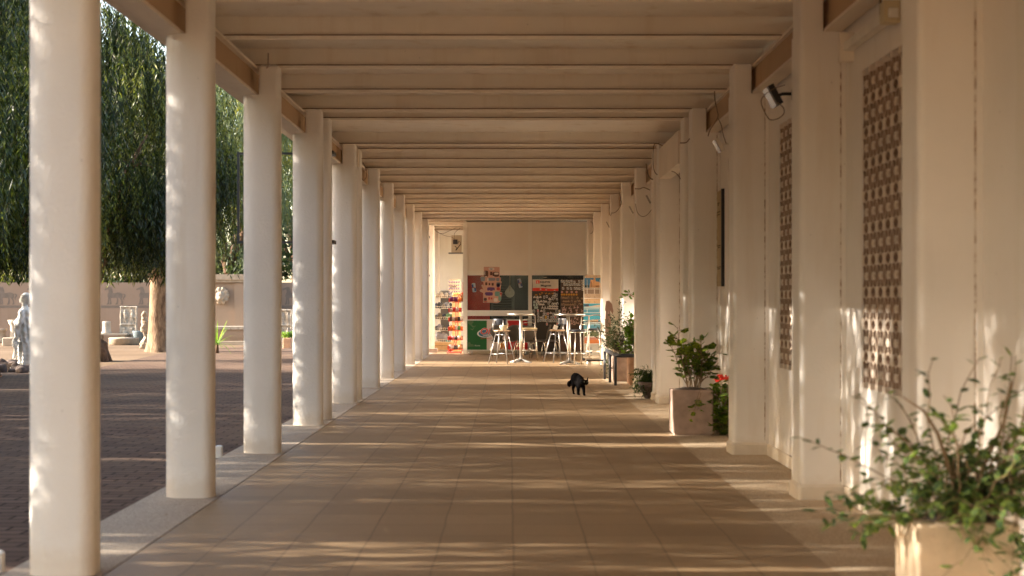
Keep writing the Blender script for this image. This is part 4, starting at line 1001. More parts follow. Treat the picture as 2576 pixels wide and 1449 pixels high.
mb.tube([(AX(2290), AY-.02, AZ(900)), (AX(2180), AY-.02, AZ(1040))], .012, 6); mb.tube([(AX(2160), AY-.02, AZ(950)), (AX(2200), AY-.02, AZ(980))], .012, 6)
mb.build('pipes', 'dark', ac, ao)
def cablething(pts, r, lab, mat='cable'):
    # smooth catmull curve
    P_ = [Vector(p) for p in pts]; out = []
    for i in range(len(P_)-1):
        a, b, c, d = P_[max(i-1, 0)], P_[i], P_[i+1], P_[min(i+2, len(P_)-1)]
        for k in range(6):
            t = k/6; out.append(.5*((2*b)+(-a+c)*t+(2*a-5*b+4*c-d)*t*t+(-a+3*b-3*c+d)*t**3))
    out.append(P_[-1]); o = MB().tube(out, r, 6).build('cable', mat); return tag(o, lab, 'cable')
cablething([(AX(1745), AY-.2, AZ(600)), (AX(1830), AY-.2, AZ(680)), (AX(1930), AY-.2, AZ(695)), (AX(2060), AY-.2, AZ(640)), (AX(2200), AY-.2, AZ(575))], .007, 'dark cable sagging under the passage ceiling left of the kiosk')
cablething([(AX(1745), AY-.25, AZ(620)), (AX(1850), AY-.2, AZ(690)), (AX(1980), AY-.2, AZ(745)), (AX(2090), AY-.1, AZ(765)), (AX(2150), AY-.06, AZ(800)), (AX(2170), AY-.05, AZ(820))], .006, 'thin cable running down to the control box of the air conditioner')
cablething([(AX(2280), AY-.1, AZ(580)), (AX(2200), AY-.08, AZ(640)), (AX(2150), AY-.07, AZ(710)), (AX(2165), AY-.06, AZ(800))], .006, 'short cable hanging from the ceiling above the air conditioner')
# ================================================================== LAMPS, CABLES, BOARDS ON THE RIGHT WALL
def floodlight(loc, lab, rz=0, dark=True):
    t = thing('floodlight', lab, 'floodlight', loc, rz, 'floodlights on the right wall'); t.scale = (.9,)*3
    rot = (0, R(-28), 0)
    MB().obox((-.19, 0, -.02), (.055, .24, .20), rot).build('housing', 'black' if dark else 'galv', t)
    MB().obox((-.222, 0, -.037), (.012, .23, .19), rot).build('lamp_glass', 'lens', t)
    mb = MB(); mb.tube([(-.165, .0, -.02), (-.10, 0, 0), (0, 0, 0)], .016, 6); mb.box(-.012, 0, -.05, .05, -.05, .05); mb.build('bracket', 'black' if dark else 'galv', t)
    return t
fl0 = floodlight((2.39, 11.95, 3.16), 'black floodlight sticking out beside the second square pillar on the right')
def lampc(Y, z, lab, c=None):
    t = floodlight((2.31 if c is None else c, Y, z), lab, 0, False); t.scale = (.75,)*3; return t
lampc(15.2, 3.10, 'white floodlight between the second and third pillars on the right', 2.385)
lampc(21.9, 3.02, 'white floodlight behind the pair of joined pillars on the right')
lampc(25.0, 3.06, 'white floodlight further along the right beam above its hanging wire')
lampc(30.9, 3.12, 'small distant white floodlight near the sunlit pillar')
def Rr(sx, sy, Y): return S(sx, sy, Y)
cab = [([(3140, 340), (3085, 360), (3045, 400), (3060, 450), (3080, 478), (3110, 475), (3135, 455), (3133, 430), (3110, 410)], 11.5, .006, 'thin wire looping below the black floodlight'),
       ([(2858, 365), (2860, 400), (2868, 440), (2872, 465), (2860, 490), (2840, 520), (2832, 545)], 14.6, .008, 'brown wire hanging with a knot from the beam above the white floodlight'),
       ([(2870, 470), (2885, 500), (2893, 540), (2905, 575)], 14.6, .006, 'wire dropping to the first white floodlight'),
       ([(2720, 572), (2745, 570), (2760, 555), (2775, 570), (2795, 585), (2785, 590)], 16.3, .010, 'frayed cable ends at the head of the third pillar'),
       ([(2655, 585), (2620, 575), (2612, 620), (2616, 680), (2630, 700)], 19.6, .008, 'cable bundle running down beside the fourth pillar'),
       ([(2585, 655), (2590, 690), (2600, 712), (2612, 718)], 19.7, .014, 'short looped cable at the head of the fourth pillar'),
       ([(2686, 685), (2700, 690), (2715, 705), (2722, 717)], 17.0, .007, 'short wire under the beam casing'),
       ([(2540, 755), (2560, 755), (2575, 750), (2600, 760)], 19.9, .010, 'cable pinned along the top of the fourth pillar'),
       ([(2542, 815), (2548, 845), (2560, 862), (2575, 866), (2590, 858), (2605, 840), (2614, 828)], 21.0, .006, 'wire drooping in a wide loop from the far white floodlight'),
       ([(2480, 768), (2483, 800), (2486, 812), (2475, 835), (2460, 850), (2445, 852)], 24.2, .008, 'thin cable crossing the head of the fifth pillar'),
       ([(2437, 815), (2438, 850), (2443, 862), (2448, 850)], 27.0, .007, 'short hanging wire above the farthest floodlight'),
       ([(2362, 888), (2370, 892), (2372, 925), (2362, 935)], 34.0, .010, 'small cable at the head of the farthest pillar'),
       ([(1065, 272), (1072, 265), (1073, 240), (1074, 212)], 11.6, .007, 'short wire stub on the left edge of the ceiling'),
       ([(1452, 650), (1462, 670), (1466, 705), (1455, 722), (1448, 712)], 23.0, .007, 'loop of wire at the left beam above the sixth column')]
for pts, Y, r, lab in cab: cablething([S(a, b, Y) for a, b in pts], r*.75, lab)
# tube light bracket high on the near wall
t = thing('tube_light', 'dusty unlit tube light fixture on the wall above the near lattice', 'light fixture', (WX, 9.3, 3.18))
MB().bbox(-.075, -.012, -.62, .60, -.03, .03, .01).build('tube_body', 'galv', t)
MB().box(-.10, 0, .56, .62, -.10, .10).build('end_bracket', 'rib', t); MB().box(-.10, 0, -.60, -.50, -.055, .075).build('end_box', 'seat_cream', t)
MB().tube([(-.03, -.25, .04), (-.03, -.25, .18)], .008, 6).build('hanger', 'cable', t)
# information board on the wall
t = thing('information_board', 'beige information board with a thick black edge beyond the lattice panels', 'sign board', (WX, 16.2, 0))
MB().box(-.034, -.004, -.37, .45, 1.59, 2.66).build('board', 'cardb', t)
MB().box(-.036, -.002, -.41, -.372, 1.585, 2.67).build('edge', 'black', t)
mb = MB()
for z, y0_, y1_ in ((2.52, -.25, -.1), (2.50, -.22, -.12), (2.42, -.3, -.08), (2.39, -.28, -.1), (2.04, -.34, -.05), (2.02, -.3, -.15), (1.80, -.34, -.05), (1.78, -.3, -.1)): mb.box(-.0365, -.0345, y0_, y1_, z, z+.008)
mb.build('printed_lines', 'dark', t)
# metal banner frames strapped to two columns
def banner(Y, lab, mid=2.14, top=3.22):
    t = thing('banner_frame', lab, 'metal frame', (-2.325, Y+.14, 0), 0, 'black banner frames')
    mb = MB(); xo = -.975
    mb.box(xo-.014, xo+.014, -.014, .014, mid-.02, top+.02)
    mb.box(xo, -.20, -.012, .012, top-.014, top+.014); mb.box(xo, -.20, -.012, .012, mid-.014, mid+.014)
    mb.build('frame', 'black', t)
    for z in (mid, top):
        b = MB(); pts = []
        for k in range(9): a = R(90+180*k/8); pts.append((-.052+.148*math.cos(a), .148*math.sin(a)))
        pts += [(.20, -.148), (.20, .148)]
        n = len(pts); vs = [(x, y, z-.022) for x, y in pts]+[(x, y, z+.022) for x, y in pts]
        b.add(vs, [(i, (i+1) % n, n+(i+1) % n, n+i) for i in range(n)]+[tuple(range(n, 2*n)), tuple(reversed(range(n)))])
        b.build('strap', 'black', t)
banner(17.19, 'black metal banner frame strapped to the middle paired column')
banner(37.9, 'black metal banner frame strapped to a far column near the passage', 2.12, 3.15)
for p, lab in (((-2.815, 13.8), 'short white stub post outside the kerb behind the second column'), ((-2.86, 7.95), 'short white stub post at the lower left corner outside the kerb')):
    o = MB().bbox(-.035, .035, -.035, .035, -.10, .02, .02).build('kerb_post', 'white'); o.location = (p[0], p[1], 0); tag(o, lab, 'post')

# ================================================================== COURTYARD
CWY = 54.0
def CZs(sy): return pz(sy, CWY)
def CXs(sx): return px(sx, CWY)
cw = thing('courtyard_wall', 'long beige courtyard wall painted with a frieze of dark horses', 'wall', (-20, CWY, -.1)); co = (-20, CWY, -.1)
mb = MB(); mb.box(-60, CXs(868), CWY, CWY+.3, -.3, CZs(1130)); mb.box(CXs(868), CXs(960), CWY, CWY+.3, -.3, CZs(1130)); mb.box(CXs(960), 0, CWY, CWY+.3, -.3, CZs(1130))
mb.build('wall_face', 'cwall', cw, co)
mb = MB(); mb.box(-60, CXs(868), CWY-.006, CWY-.001, CZs(1232), CZs(1222)); mb.box(CXs(990), -4.0, CWY-.006, CWY-.001, CZs(1232), CZs(1222))
mb.build('painted_band', 'mural', cw, co)
hs = [(75, 245), (80, 228), (105, 215), (130, 208), (150, 193), (168, 200), (195, 195), (190, 210), (198, 225), (203, 232), (205, 250), (212, 262), (210, 275), (216, 285), (213, 297), (230, 300), (300, 288), (345, 295), (365, 314), (405, 310), (425, 330), (422, 355), (395, 385), (402, 415), (385, 400), (383, 375), (400, 350), (402, 330), (385, 320), (370, 322), (372, 360), (358, 385), (372, 430), (378, 470), (375, 488), (340, 490), (345, 475), (355, 465), (350, 425), (322, 380), (300, 375), (302, 420), (298, 465), (290, 490), (255, 490), (258, 475), (272, 462), (280, 415), (275, 380), (185, 378), (180, 400), (190, 440), (192, 470), (188, 488), (155, 490), (160, 470), (165, 455), (160, 410), (155, 400), (152, 440), (150, 480), (140, 490), (108, 490), (112, 475), (125, 462), (132, 410), (135, 380), (122, 345), (130, 310), (145, 285), (140, 240), (110, 240), (85, 255)]
def horse(ox, flip=False):
    pts = [(CXs(400+(a if not flip else 500-a)/4.14+ox), CWY-.006, CZs(1100+b/4.14)) for a, b in hs]
    return fixn(MB().poly(pts, (0, 1, 0), .004).build('painted_horse', 'mural', cw, co))
for ox in (0, 127, -434, -561, -310, -190, 712): horse(ox)
# fountain
FQ = 53.4
def NX(c, Y=FQ): return px(800+c/2.898, Y)
def NZ(c, Y=FQ): return pz(1000+c/2.898, Y)
fo = (NX(350), FQ, -.1)
fn = thing('wall_fountain', 'ochre wall fountain with a carved lion head above a tiled basin', 'fountain', fo)
mb = MB(); mb.box(NX(60), NX(790), FQ, FQ+.9, -.2, NZ(370)); mb.box(NX(400), NX(790), FQ-.06, FQ, -.2, NZ(385))
mb.build('back_wall', 'cwall2', fn, fo)
mb = MB(); mb.box(NX(50), NX(800), FQ-.12, FQ+.95, NZ(375), NZ(345)); mb.box(NX(45), NX(805), FQ-.18, FQ+1, NZ(345), NZ(282)); mb.build('cornice', 'stone', fn, fo)
mb = MB(); mb.box(NX(60), NX(800), FQ-1.2, FQ-.01, -.15, NZ(915)); mb.build('basin', 'cwall2', fn, fo)
mb = MB()
for k in range(8): mb.box(NX(60+k*92)+.006, NX(60+(k+1)*92)-.006, FQ-1.25, FQ-.02, NZ(914), NZ(880))
mb.build('basin_tiles', 'stoneg', fn, fo)
lm = MB(); lm.ell((0, 0, 0), (.26, .14, .28)); lm.ell((-.02, -.12, -.03), (.16, .12, .17)); lm.ell((-.02, -.2, -.10), (.09, .09, .09))
for k in range(10):
    a = 2*math.pi*k/10; lm.ell((.24*math.cos(a), -.03, .26*math.sin(a)), (.085, .09, .085), 8, 6)
lm.ell((-.09, -.17, .04), .045); lm.ell((.06, -.17, .04), .045)
me = fuse(lm, .025, 1, lambda c, n: c+n*mnoise.noise(c*14)*.025)
o = meshobj('lion_head', me, 'stone', fn); o.location = Vector((NX(250), FQ-.08, NZ(528)))-Vector(fo)
MB().bbox(NX(290), NX(330), FQ-.05, FQ, NZ(575), NZ(490), .01).build('side_block', 'stone', fn, fo)
mb = MB(); mb.box(px(780, 50.5), px(1500, 50.5), 50.4, 50.75, -.11, .02); o = struct(mb.build('courtyard_step', 'kerb'))
# orange planter with a plant, carved slab behind it
def yz(sy, Y): return pz(sy, Y)
Yp = 46.6
o = MB().bbox(px(1131, Yp), px(1164, Yp), Yp, Yp+.40, -.1, yz(1352, Yp), .02).build('planter_box', 'terrao'); tag(o, 'square orange planter with yellow-green plant seen between two columns', 'planter')
def relief(name, w_, h_, d_, seed, mat, lab, cat, loc, fig=True, rot=(0, 0, 0)):
    mb = MB(); r_ = random.Random(seed)
    mb.box(-w_/2, w_/2, 0, d_, 0, h_)
    for sd in (-1, 1): mb.box(sd*w_/2-.03, sd*w_/2+.03, -.05, .02, 0, h_)
    mb.box(-w_/2, w_/2, -.05, .02, h_*.5-.03, h_*.5+.03); mb.box(-w_/2, w_/2, -.05, .02, h_-.05, h_); mb.box(-w_/2, w_/2, -.05, .02, 0, .06)
    for row in range(2):
        for q in (-1, 1):
            cx = q*w_*.23; z0_ = row*h_*.5
            mb.ell((cx, -.02, z0_+h_*.38), (w_*.07, .05, w_*.08)); mb.ell((cx, -.02, z0_+h_*.25), (w_*.12, .05, h_*.11)); mb.limb((cx-.02, -.02, z0_+h_*.17), (cx-w_*.08, -.02, z0_+h_*.06), w_*.05, w_*.04); mb.limb((cx+.02, -.02, z0_+h_*.17), (cx+w_*.09, -.02, z0_+h_*.06), w_*.05, w_*.04)
            mb.limb((cx-w_*.1, -.02, z0_+h_*.3), (cx-w_*.15, -.02, z0_+h_*.42), .02, .018); mb.limb((cx+w_*.1, -.02, z0_+h_*.3), (cx+w_*.15, -.02, z0_+h_*.2), .02, .018)
    me = fuse(mb, .024, 1, lambda c, n: c+n*mnoise.noise(c*9+Vector((seed, 0, 0)))*.02)
    o = meshobj(name, me, mat); o.location = loc; o.rotation_euler = rot; return tag(o, lab, cat)
relief('carved_slab', .58, 1.36, .14, 2, 'stoneg', 'upright grey slab carved with figures in two tiers against the wall', 'stone relief', (px(513, 52.6), 52.6, -.1), rot=(R(-4), 0, 0))
relief('carved_slab', .50, 1.15, .14, 5, 'stoneg', 'carved grey slab behind the orange planter', 'stone relief', (px(1138, 51.5), 51.5, .0), rot=(R(-4), 0, 0))
Yd = 50.3; o = MB().lathe([(0, 0), (1.0, 0), (1.0, .20), (1.01, .205), (1.01, .24), (0, .24)], n=40, sx=(px(541, Yd)-px(425, Yd))/2, sy=.6).build('stone_slab', 'stone'); o.location = (px(483, Yd), Yd+.4, -.1); tag(o, 'low round stone slab lying in front of the carved slab', 'stone slab')
mb = MB(); mb.box(-.6, .6, -.2, .2, .30, .36); mb.box(-.5, -.35, -.15, .15, 0, .30); mb.box(.35, .5, -.15, .15, 0, .30)
o = mb.build('stone_bench', 'stoneg'); o.location = (px(448, 52.4), 52.4, -.1); tag(o, 'low grey stone bench behind the round slab', 'bench')
def drum(loc, r, h, mat, lab, cap=False):
    prof = [(r*1.1, 0), (r*1.1, h*.12), (r*.9, h*.2), (r*.85, h*.75), (r*(1.15 if cap else .9), h*.85), (r*(1.3 if cap else .85), h)]
    o = MB().lathe([(0, 0)]+prof+[(0, h)], n=20).build('column_fragment', mat); o.location = loc; return tag(o, lab, 'stone fragment')
drum((px(430, 52.6), 52.5, .24), .17, .46, 'stoneg', 'broken carved column drum on top of the grey bench')
drum((px(60, 52.8), 52.8, -.1), .20, .85, 'stoneg', 'short column with a carved capital between the statue and the wall', True)
drum((px(5, 52.8), 52.8, -.1), .17, .52, 'stone', 'small stone baluster at the far left by the wall', True)
o = MB().bbox(-.35, .35, -.25, .25, 0, .28, .05).build('stone_slab', 'stone'); o.location = (px(57, 49.5), 49.5, -.1); tag(o, 'sunlit pale stone block on the ground behind the statue', 'stone block')
o = MB().lathe([(0, 0), (.21, 0), (.29, .43), (.30, .46), (.27, .46), (.20, .05), (0, .05)], n=24).build('basket', 'basket'); o.location = (px(563, 52), 52, -.1); tag(o, 'blue-grey woven basket by the wall left of the big trunk', 'basket')
# carved figure behind the trunk
mb = MB(); 
mb.box(-.62, .62, -.15, .15, 0, .10)
for k in (-1, 1):
    mb.ell((k*.46, 0, .16), (.20, .18, .13)); mb.ell((k*.42, -.02, .32), (.12, .12, .12)); mb.limb((k*.40, 0, .35), (k*.48, 0, .85), .09, .11); mb.ell((k*.49, 0, 1.0), (.12, .12, .16)); mb.ell((k*.46, -.02, 1.2), (.11, .11, .12)); mb.ell((k*.52, 0, .70), (.10, .1, .13))
mb.box(-.42, .42, -.05, .05, .05, .95)
me = fuse(mb, .03, 1, lambda c, n: c+n*(mnoise.noise(c*9)*.05+mnoise.noise(c*22)*.02))
o = meshobj('carved_figures', me, 'stone'); o.location = (px(628, 46.3), 46.3, -.1); o.scale = (.86, 1, .93); tag(o, 'weathered cream carved stone pair half hidden by the big trunk', 'sculpture')
# statue of a robed figure, facing left
mb = MB(); sH = 1.70
mb.ell((.02, 0, 1.585), (.095, .080, .125), 16, 12); mb.ell((-.085, 0, 1.565), (.018, .016, .03)); mb.ell((-.05, 0, 1.51), (.04, .04, .03)); mb.ell((.06, 0, 1.60), (.095, .088, .11))
mb.ell((.085, 0, 1.53), (.05, .06, .08)); mb.limb((.02, 0, 1.36), (.015, 0, 1.50), .065, .055)
mb.ell((.04, 0, 1.27), (.14, .21, .14)); mb.ell((.05, 0, 1.08), (.135, .185, .20)); mb.ell((.06, 0, .86), (.15, .18, .20))
for k in range(9):
    z = .80-k*.09; mb.ell((.04+.005*k, 0, z), (.15+.004*k, .17+.004*k, .12), 14, 8)
mb.limb((.02, -.20, 1.28), (-.03, -.22, 1.0), .065, .055); mb.limb((-.03, -.22, 1.0), (-.10, -.16, .80), .055, .04)
mb.limb((-.06, .1, 1.3), (-.13, .12, 1.08), .06, .05); mb.ell((-.10, -.05, 1.06), (.07, .16, .09))
mb.limb((-.06, -.20, 1.02), (-.13, -.16, .55), .055, .05); mb.limb((-.12, -.14, .60), (-.15, -.12, .28), .045, .03)
mb.ell((-.12, -.05, .05), (.14, .10, .05)); mb.ell((-.10, .08, .05), (.12, .08, .05)); mb.lathe([(0, -.02), (.26, -.02), (.26, .03), (0, .03)], n=24)
def folds(c, n):
    if c.z < 1.36 and c.z > .06:
        a = math.atan2(c.y, c.x-.04)
        amp = .012 if c.z > .9 else .018
        c = c+n*(math.sin(a*11+c.z*(5 if c.z > .62 else 1.5)+mnoise.noise(c*2)*2.5)*amp)
        if c.z > .72: c = c+n*math.sin(c.z*38+c.x*34+c.y*12)*.007
    return c
me = fuse(mb, .011, 2, folds)
st = thing('statue', 'white marble statue of a robed figure at the far left beside a column', 'statue', (px(96, 31.6), 31.6, -.1)); st.scale = (1.12, 1.1, 1.0)
o = meshobj('robed_body', me, 'marble', st)
mb = MB(); mb.ell((.045, 0, 1.615), (.10, .092, .112), 16, 12); mb.ell((.12, 0, 1.57), (.05, .05, .06))
me = fuse(mb, .012, 1, lambda c, n: c+n*math.sin(c.z*60+c.x*30)*.003 if c.x > .0 else c); meshobj('carved_hair', me, 'marble', st)
MB().ell((.035, -.078, 1.565), (.014, .010, .026)).build('ear', 'marble', st)
# rocks round the statue
r_ = random.Random(5); rmesh = []
for k in range(4):
    mb = MB()
    for q in range(3): mb.ell((r_.uniform(-.12, .12), r_.uniform(-.1, .1), r_.uniform(0, .06)), (r_.uniform(.12, .2), r_.uniform(.1, .16), r_.uniform(.08, .13)), 8, 6, (r_.uniform(-.4, .4),)*3)
    rmesh.append(fuse(mb, .045, 0, lambda c, n: c+n*mnoise.noise(c*6+Vector((k*3, 0, 0)))*.07))
for k, (sx_, sy_) in enumerate([(8, 1480), (40, 1478), (70, 1487), (100, 1490), (125, 1486), (-10, 1488), (20, 1468), (55, 1466), (86, 1474), (150, 1484)]):
    p = gnd(sx_*K, sy_*K); o = bpy.data.objects.new('rock', rmesh[k % 4]); C.objects.link(o); o.location = p; o.rotation_euler = (0, 0, k*1.7); 
    if not o.data.materials: o.data.materials.append(M['rock'])
    tag(o, 'dark brown rock in the ring around the foot of the statue', 'rock', 'rocks around the statue')

# ================================================================== FOLIAGE BUILDERS
def weeping_mesh(name, mat, rx, rz, zc, n_cl, per, seed, leaf=(.13, .022), low=.0, strand=(.5, 1.3), ry=None, slit=False):
    ry = ry or rx
    r_ = random.Random(seed); vs = []; fs = []
    for c in range(n_cl):
        while True:
            d = Vector((r_.gauss(0, 1), r_.gauss(0, 1), r_.gauss(0, 1))).normalized(); q = r_.uniform(.35, 1)**.6
            if d.z > -.9: break
        cc = Vector((d.x*rx*q, d.y*ry*q, zc+d.z*rz*q)); cr = r_.uniform(.30, .75) if slit else r_.uniform(.45, .95)
        for s_ in range(per):
            o = Vector((r_.gauss(0, cr*.5), r_.gauss(0, cr*(.22 if slit else .5)), r_.gauss(0, cr*(.9 if slit else .4))+.3))
            p = cc+o; L = r_.uniform(*strand); hem = abs(r_.gauss(0, .28)); sway = Vector((d.x*.25+r_.uniform(-.25, .25), d.y*.25+r_.uniform(-.25, .25), 0))*(.35 if slit else 1)
            n = int(L/.058)
            for k in range(n):
                t = k/n; p2 = p+sway*L*(t*(1-t*.5))-Vector((0, 0, L*t))
                if p2.z < low+hem: break
                a = r_.uniform(0, 6.28); side = Vector((math.cos(a), math.sin(a), 0))
                dn = (side*.5+Vector((r_.uniform(-.15, .15), r_.uniform(-.15, .15), -.9))).normalized()
                w_ = dn.cross(Vector((r_.uniform(-1, 1), r_.uniform(-1, 1), .2))).normalized()*leaf[1]*r_.uniform(.7, 1.3)/2
                l_ = dn*leaf[0]*r_.uniform(.7, 1.3); b = len(vs)
                vs += [p2, p2+l_*.45+w_, p2+l_, p2+l_*.45-w_]; fs.append((b, b+1, b+2, b+3))
    me = bpy.data.meshes.new(name); me.from_pydata(vs, [], fs); me.materials.append(M[mat]); me.update(); return me
def trunk_mesh(seed, r0, h, limbs, spread, top, mat='bark', flare=1.35):
    r_ = random.Random(seed); mb = MB(); N = 14; Z = [0, .08, .2, .4, .8, 1.2, 1.6, 2.0, h]; vs = []; n = 20
    for j, z in enumerate(Z):
        fr = r0*(1+(flare-1)*math.exp(-z*4))*(1-.10*z/h)
        for i in range(n):
            a = 2*math.pi*i/n; k = 1+.13*mnoise.noise(Vector((math.cos(a)*1.4, math.sin(a)*1.4, z*.7+seed)))+(.10*math.sin(a*5+seed)*math.exp(-z*3))
            vs.append((fr*k*math.cos(a)+.05*math.sin(z), fr*k*math.sin(a), z-.1))
    fs = [(j*n+i, j*n+(i+1) % n, (j+1)*n+(i+1) % n, (j+1)*n+i) for j in range(len(Z)-1) for i in range(n)]
    mb.add(vs, fs, True); tr = mb.build('trunk', mat, link=False).data
    mb = MB()
    for k in range(limbs):
        a = 2*math.pi*k/limbs+r_.uniform(-.3, .3); d = Vector((math.cos(a), math.sin(a), 0)); s_ = spread*r_.uniform(.6, 1.05); t_ = top*r_.uniform(.75, 1.05)
        pts = [Vector((0, 0, h-.5)), Vector((0, 0, h-.1))+d*r0*.6, Vector((0, 0, h+(t_-h)*.35))+d*s_*.35, Vector((0, 0, h+(t_-h)*.75))+d*s_*.7, Vector((0, 0, t_))+d*s_]
        pts = [p+Vector((r_.uniform(-.12, .12), r_.uniform(-.12, .12), 0))*(i > 1) for i, p in enumerate(pts)]
        mb.tube(pts, [r0*.55, r0*.48, r0*.33, r0*.2, r0*.07], 8)
        for q in range(3):
            b = pts[2+q % 2]; e = b+Vector((r_.uniform(-1, 1), r_.uniform(-1, 1), r_.uniform(-.2, .9)))*spread*.4
            mb.tube([b, b.lerp(e, .5)+Vector((0, 0, .15)), e], [r0*.2, r0*.12, r0*.03], 6)
    br = mb.build('branch', 'barkd', link=False).data; return tr, br
PM = [weeping_mesh('crown', 'leaf', 2.2, 3.4, 5.8, 200, 22, 11, leaf=(.17, .036), low=2.2, strand=(.5, 1.6), ry=2.5), weeping_mesh('crown', 'leaf', 2.65, 3.9, 5.7, 240, 22, 23, leaf=(.17, .036), low=2.0, strand=(.5, 1.6), ry=2.4)]
TM = [trunk_mesh(3, .33, 2.5, 7, 2.7, 7.0), trunk_mesh(8, .30, 2.3, 7, 2.6, 6.6)]
def tree(name, x, y, rz, k, lab, grp=None, s=1.0, crown=None, tm=None, z=-.1):
    t = thing(name, lab, 'tree', (x, y, z), rz, grp); t.scale = (s, s, s)
    tr, br = TM[k % 2] if tm is None else tm
    for nm_, me in (('trunk', tr), ('branch', br), ('crown', crown or PM[k % 2])):
        o = bpy.data.objects.new(nm_, me); C.objects.link(o); o.parent = t
    return t
gp = 'pepper trees in the courtyard row'
tree('pepper_tree', -10.72, 43.4, .1, 0, 'drooping pepper tree with thick sunlit trunk left of the second column', gp)
tA = tree('pepper_tree', -10.77, 36.6, 3.2, 1, 'drooping pepper tree whose root flare shows beside the first column', gp)
tB = tree('pepper_tree', -10.87, 28.9, .0, 1, 'drooping pepper tree at the left edge whose roots peep out by the statue', gp, .95)
mb = MB(); r_ = random.Random(4)
for k in range(8):
    a = 2*math.pi*k/8+.2; L = r_.uniform(.42, .62); mb.limb((.2*math.cos(a), .2*math.sin(a), .45), (L*.7*math.cos(a), L*.7*math.sin(a), .20), .14, .15); mb.limb((L*.7*math.cos(a), L*.7*math.sin(a), .2), (L*math.cos(a), L*math.sin(a), .0), .15, .10)
rt = fuse(mb, .05, 1, lambda c, n: c+n*mnoise.noise(c*6)*.07)
for q, a in ((tA, 0), (tB, .35)):
    o = meshobj('root_flare', rt.copy(), 'barkd', q); o.rotation_euler = (0, 0, -q.rotation_euler.z+a)
# trees outside the frame on the left: they shade the arcade; low back row added to darken the courtyard
PS = [weeping_mesh('crown', 'leaf', 3.8, 3.7, 5.6, 104, 30, 61, leaf=(.17, .034), low=1.4, strand=(.8, 2.0), slit=True), weeping_mesh('crown', 'leaf', 3.8, 3.7, 5.6, 104, 30, 67, leaf=(.17, .034), low=1.4, strand=(.8, 2.0), slit=True)]
PL = weeping_mesh('crown', 'leaf', 4.0, 2.7, 3.2, 118, 24, 71, leaf=(.17, .036), low=.3, strand=(.5, 1.4))
SH = [(-11.2, 21.8, 1.2, 1, 1.0), (-11.0, 14.6, 3.3, 0, 1.0), (-11.3, 8.2, 5.0, 1, 1.02), (-11.2, 1.6, 2.6, 0, 1.0), (-16.5, 18.2, .8, 0, 1.05), (-16.8, 25.6, 5.6, 1, 1.05), (-16.5, 11.2, 4.4, 1, 1.08), (-16.7, 4.6, 1.9, 0, 1.05), (-16.6, 29.2, 2.2, 0, .85)]
for x, y, rz, k, s in SH: tree('pepper_tree', x, y, rz, k, 'unseen pepper tree outside the picture, shading the courtyard and arcade', 'pepper trees outside the picture', s, PL if x < -15 else PS[k % 2])
# trees beyond the courtyard wall
E1 = weeping_mesh('crown', 'leafb', 2.6, 4.6, 6.6, 170, 20, 31, leaf=(.18, .036), low=2.4, strand=(.4, 1.0))
E2 = weeping_mesh('crown', 'leafy', 3.0, 4.0, 8.0, 170, 18, 37, leaf=(.18, .04), low=2.4, strand=(.3, .8))
TM2 = trunk_mesh(12, .25, 3, 6, 2.2, 7.5, 'barkd')
tree('tall_tree', px(915, 57), 57.0, .3, 0, 'blue-green drooping tree between the second and third columns', None, 1.08, E1, TM2)
tree('tall_tree', px(1010, 62), 62, 1.3, 0, 'yellow-green sunlit tree beyond the courtyard wall', None, 1.15, E2, TM2)
tree('tall_tree', px(1190, 61), 61, 3.3, 0, 'olive sunlit tree beyond the wall behind the fourth column', None, 1.0, E2, TM2)
def bushy_mesh(name, mat, rx, rz, zc, n_cl, per, seed, size=.10):
    r_ = random.Random(seed); vs = []; fs = []
    for c in range(n_cl):
        d = Vector((r_.gauss(0, 1), r_.gauss(0, 1), r_.gauss(0, 1))).normalized()*r_.uniform(.3, 1)**.5
        cc = Vector((d.x*rx, d.y*rx, zc+d.z*rz)); cr = r_.uniform(.25, .5)*rx*.5
        for k in range(per):
            p = cc+Vector((r_.gauss(0, cr*.5), r_.gauss(0, cr*.5), r_.gauss(0, cr*.5)))
            u = Vector((r_.uniform(-1, 1), r_.uniform(-1, 1), r_.uniform(-.6, 1))).normalized()*size*r_.uniform(.6, 1.3)
            v = u.cross(Vector((r_.uniform(-1, 1), r_.uniform(-1, 1), r_.uniform(-1, 1)))).normalized()*size*.28; b = len(vs)
            vs += [p, p+u*.5+v, p+u, p+u*.5-v]; fs.append((b, b+1, b+2, b+3))
    me = bpy.data.meshes.new(name); me.from_pydata(vs, [], fs); me.materials.append(M[mat]); me.update(); return me
BM_ = bushy_mesh('crown', 'leafd', 2.0, 1.6, 2.3, 60, 55, 41, .22)
TM3 = trunk_mesh(15, .15, 1.4, 5, 1.4, 3, 'barkd')
for k, (sx_, Y) in enumerate(((60, 59), (260, 60), (450, 58.5), (600, 60), (960, 59), (1160, 57.5), (800, 59))):
    tree('dark_tree', px(sx_, Y), Y, k*1.3, 0, 'dark bushy tree showing over the top of the courtyard wall', 'dark trees behind the courtyard wall', 1.0 if sx_ != 1160 else 1.15, BM_, TM3)

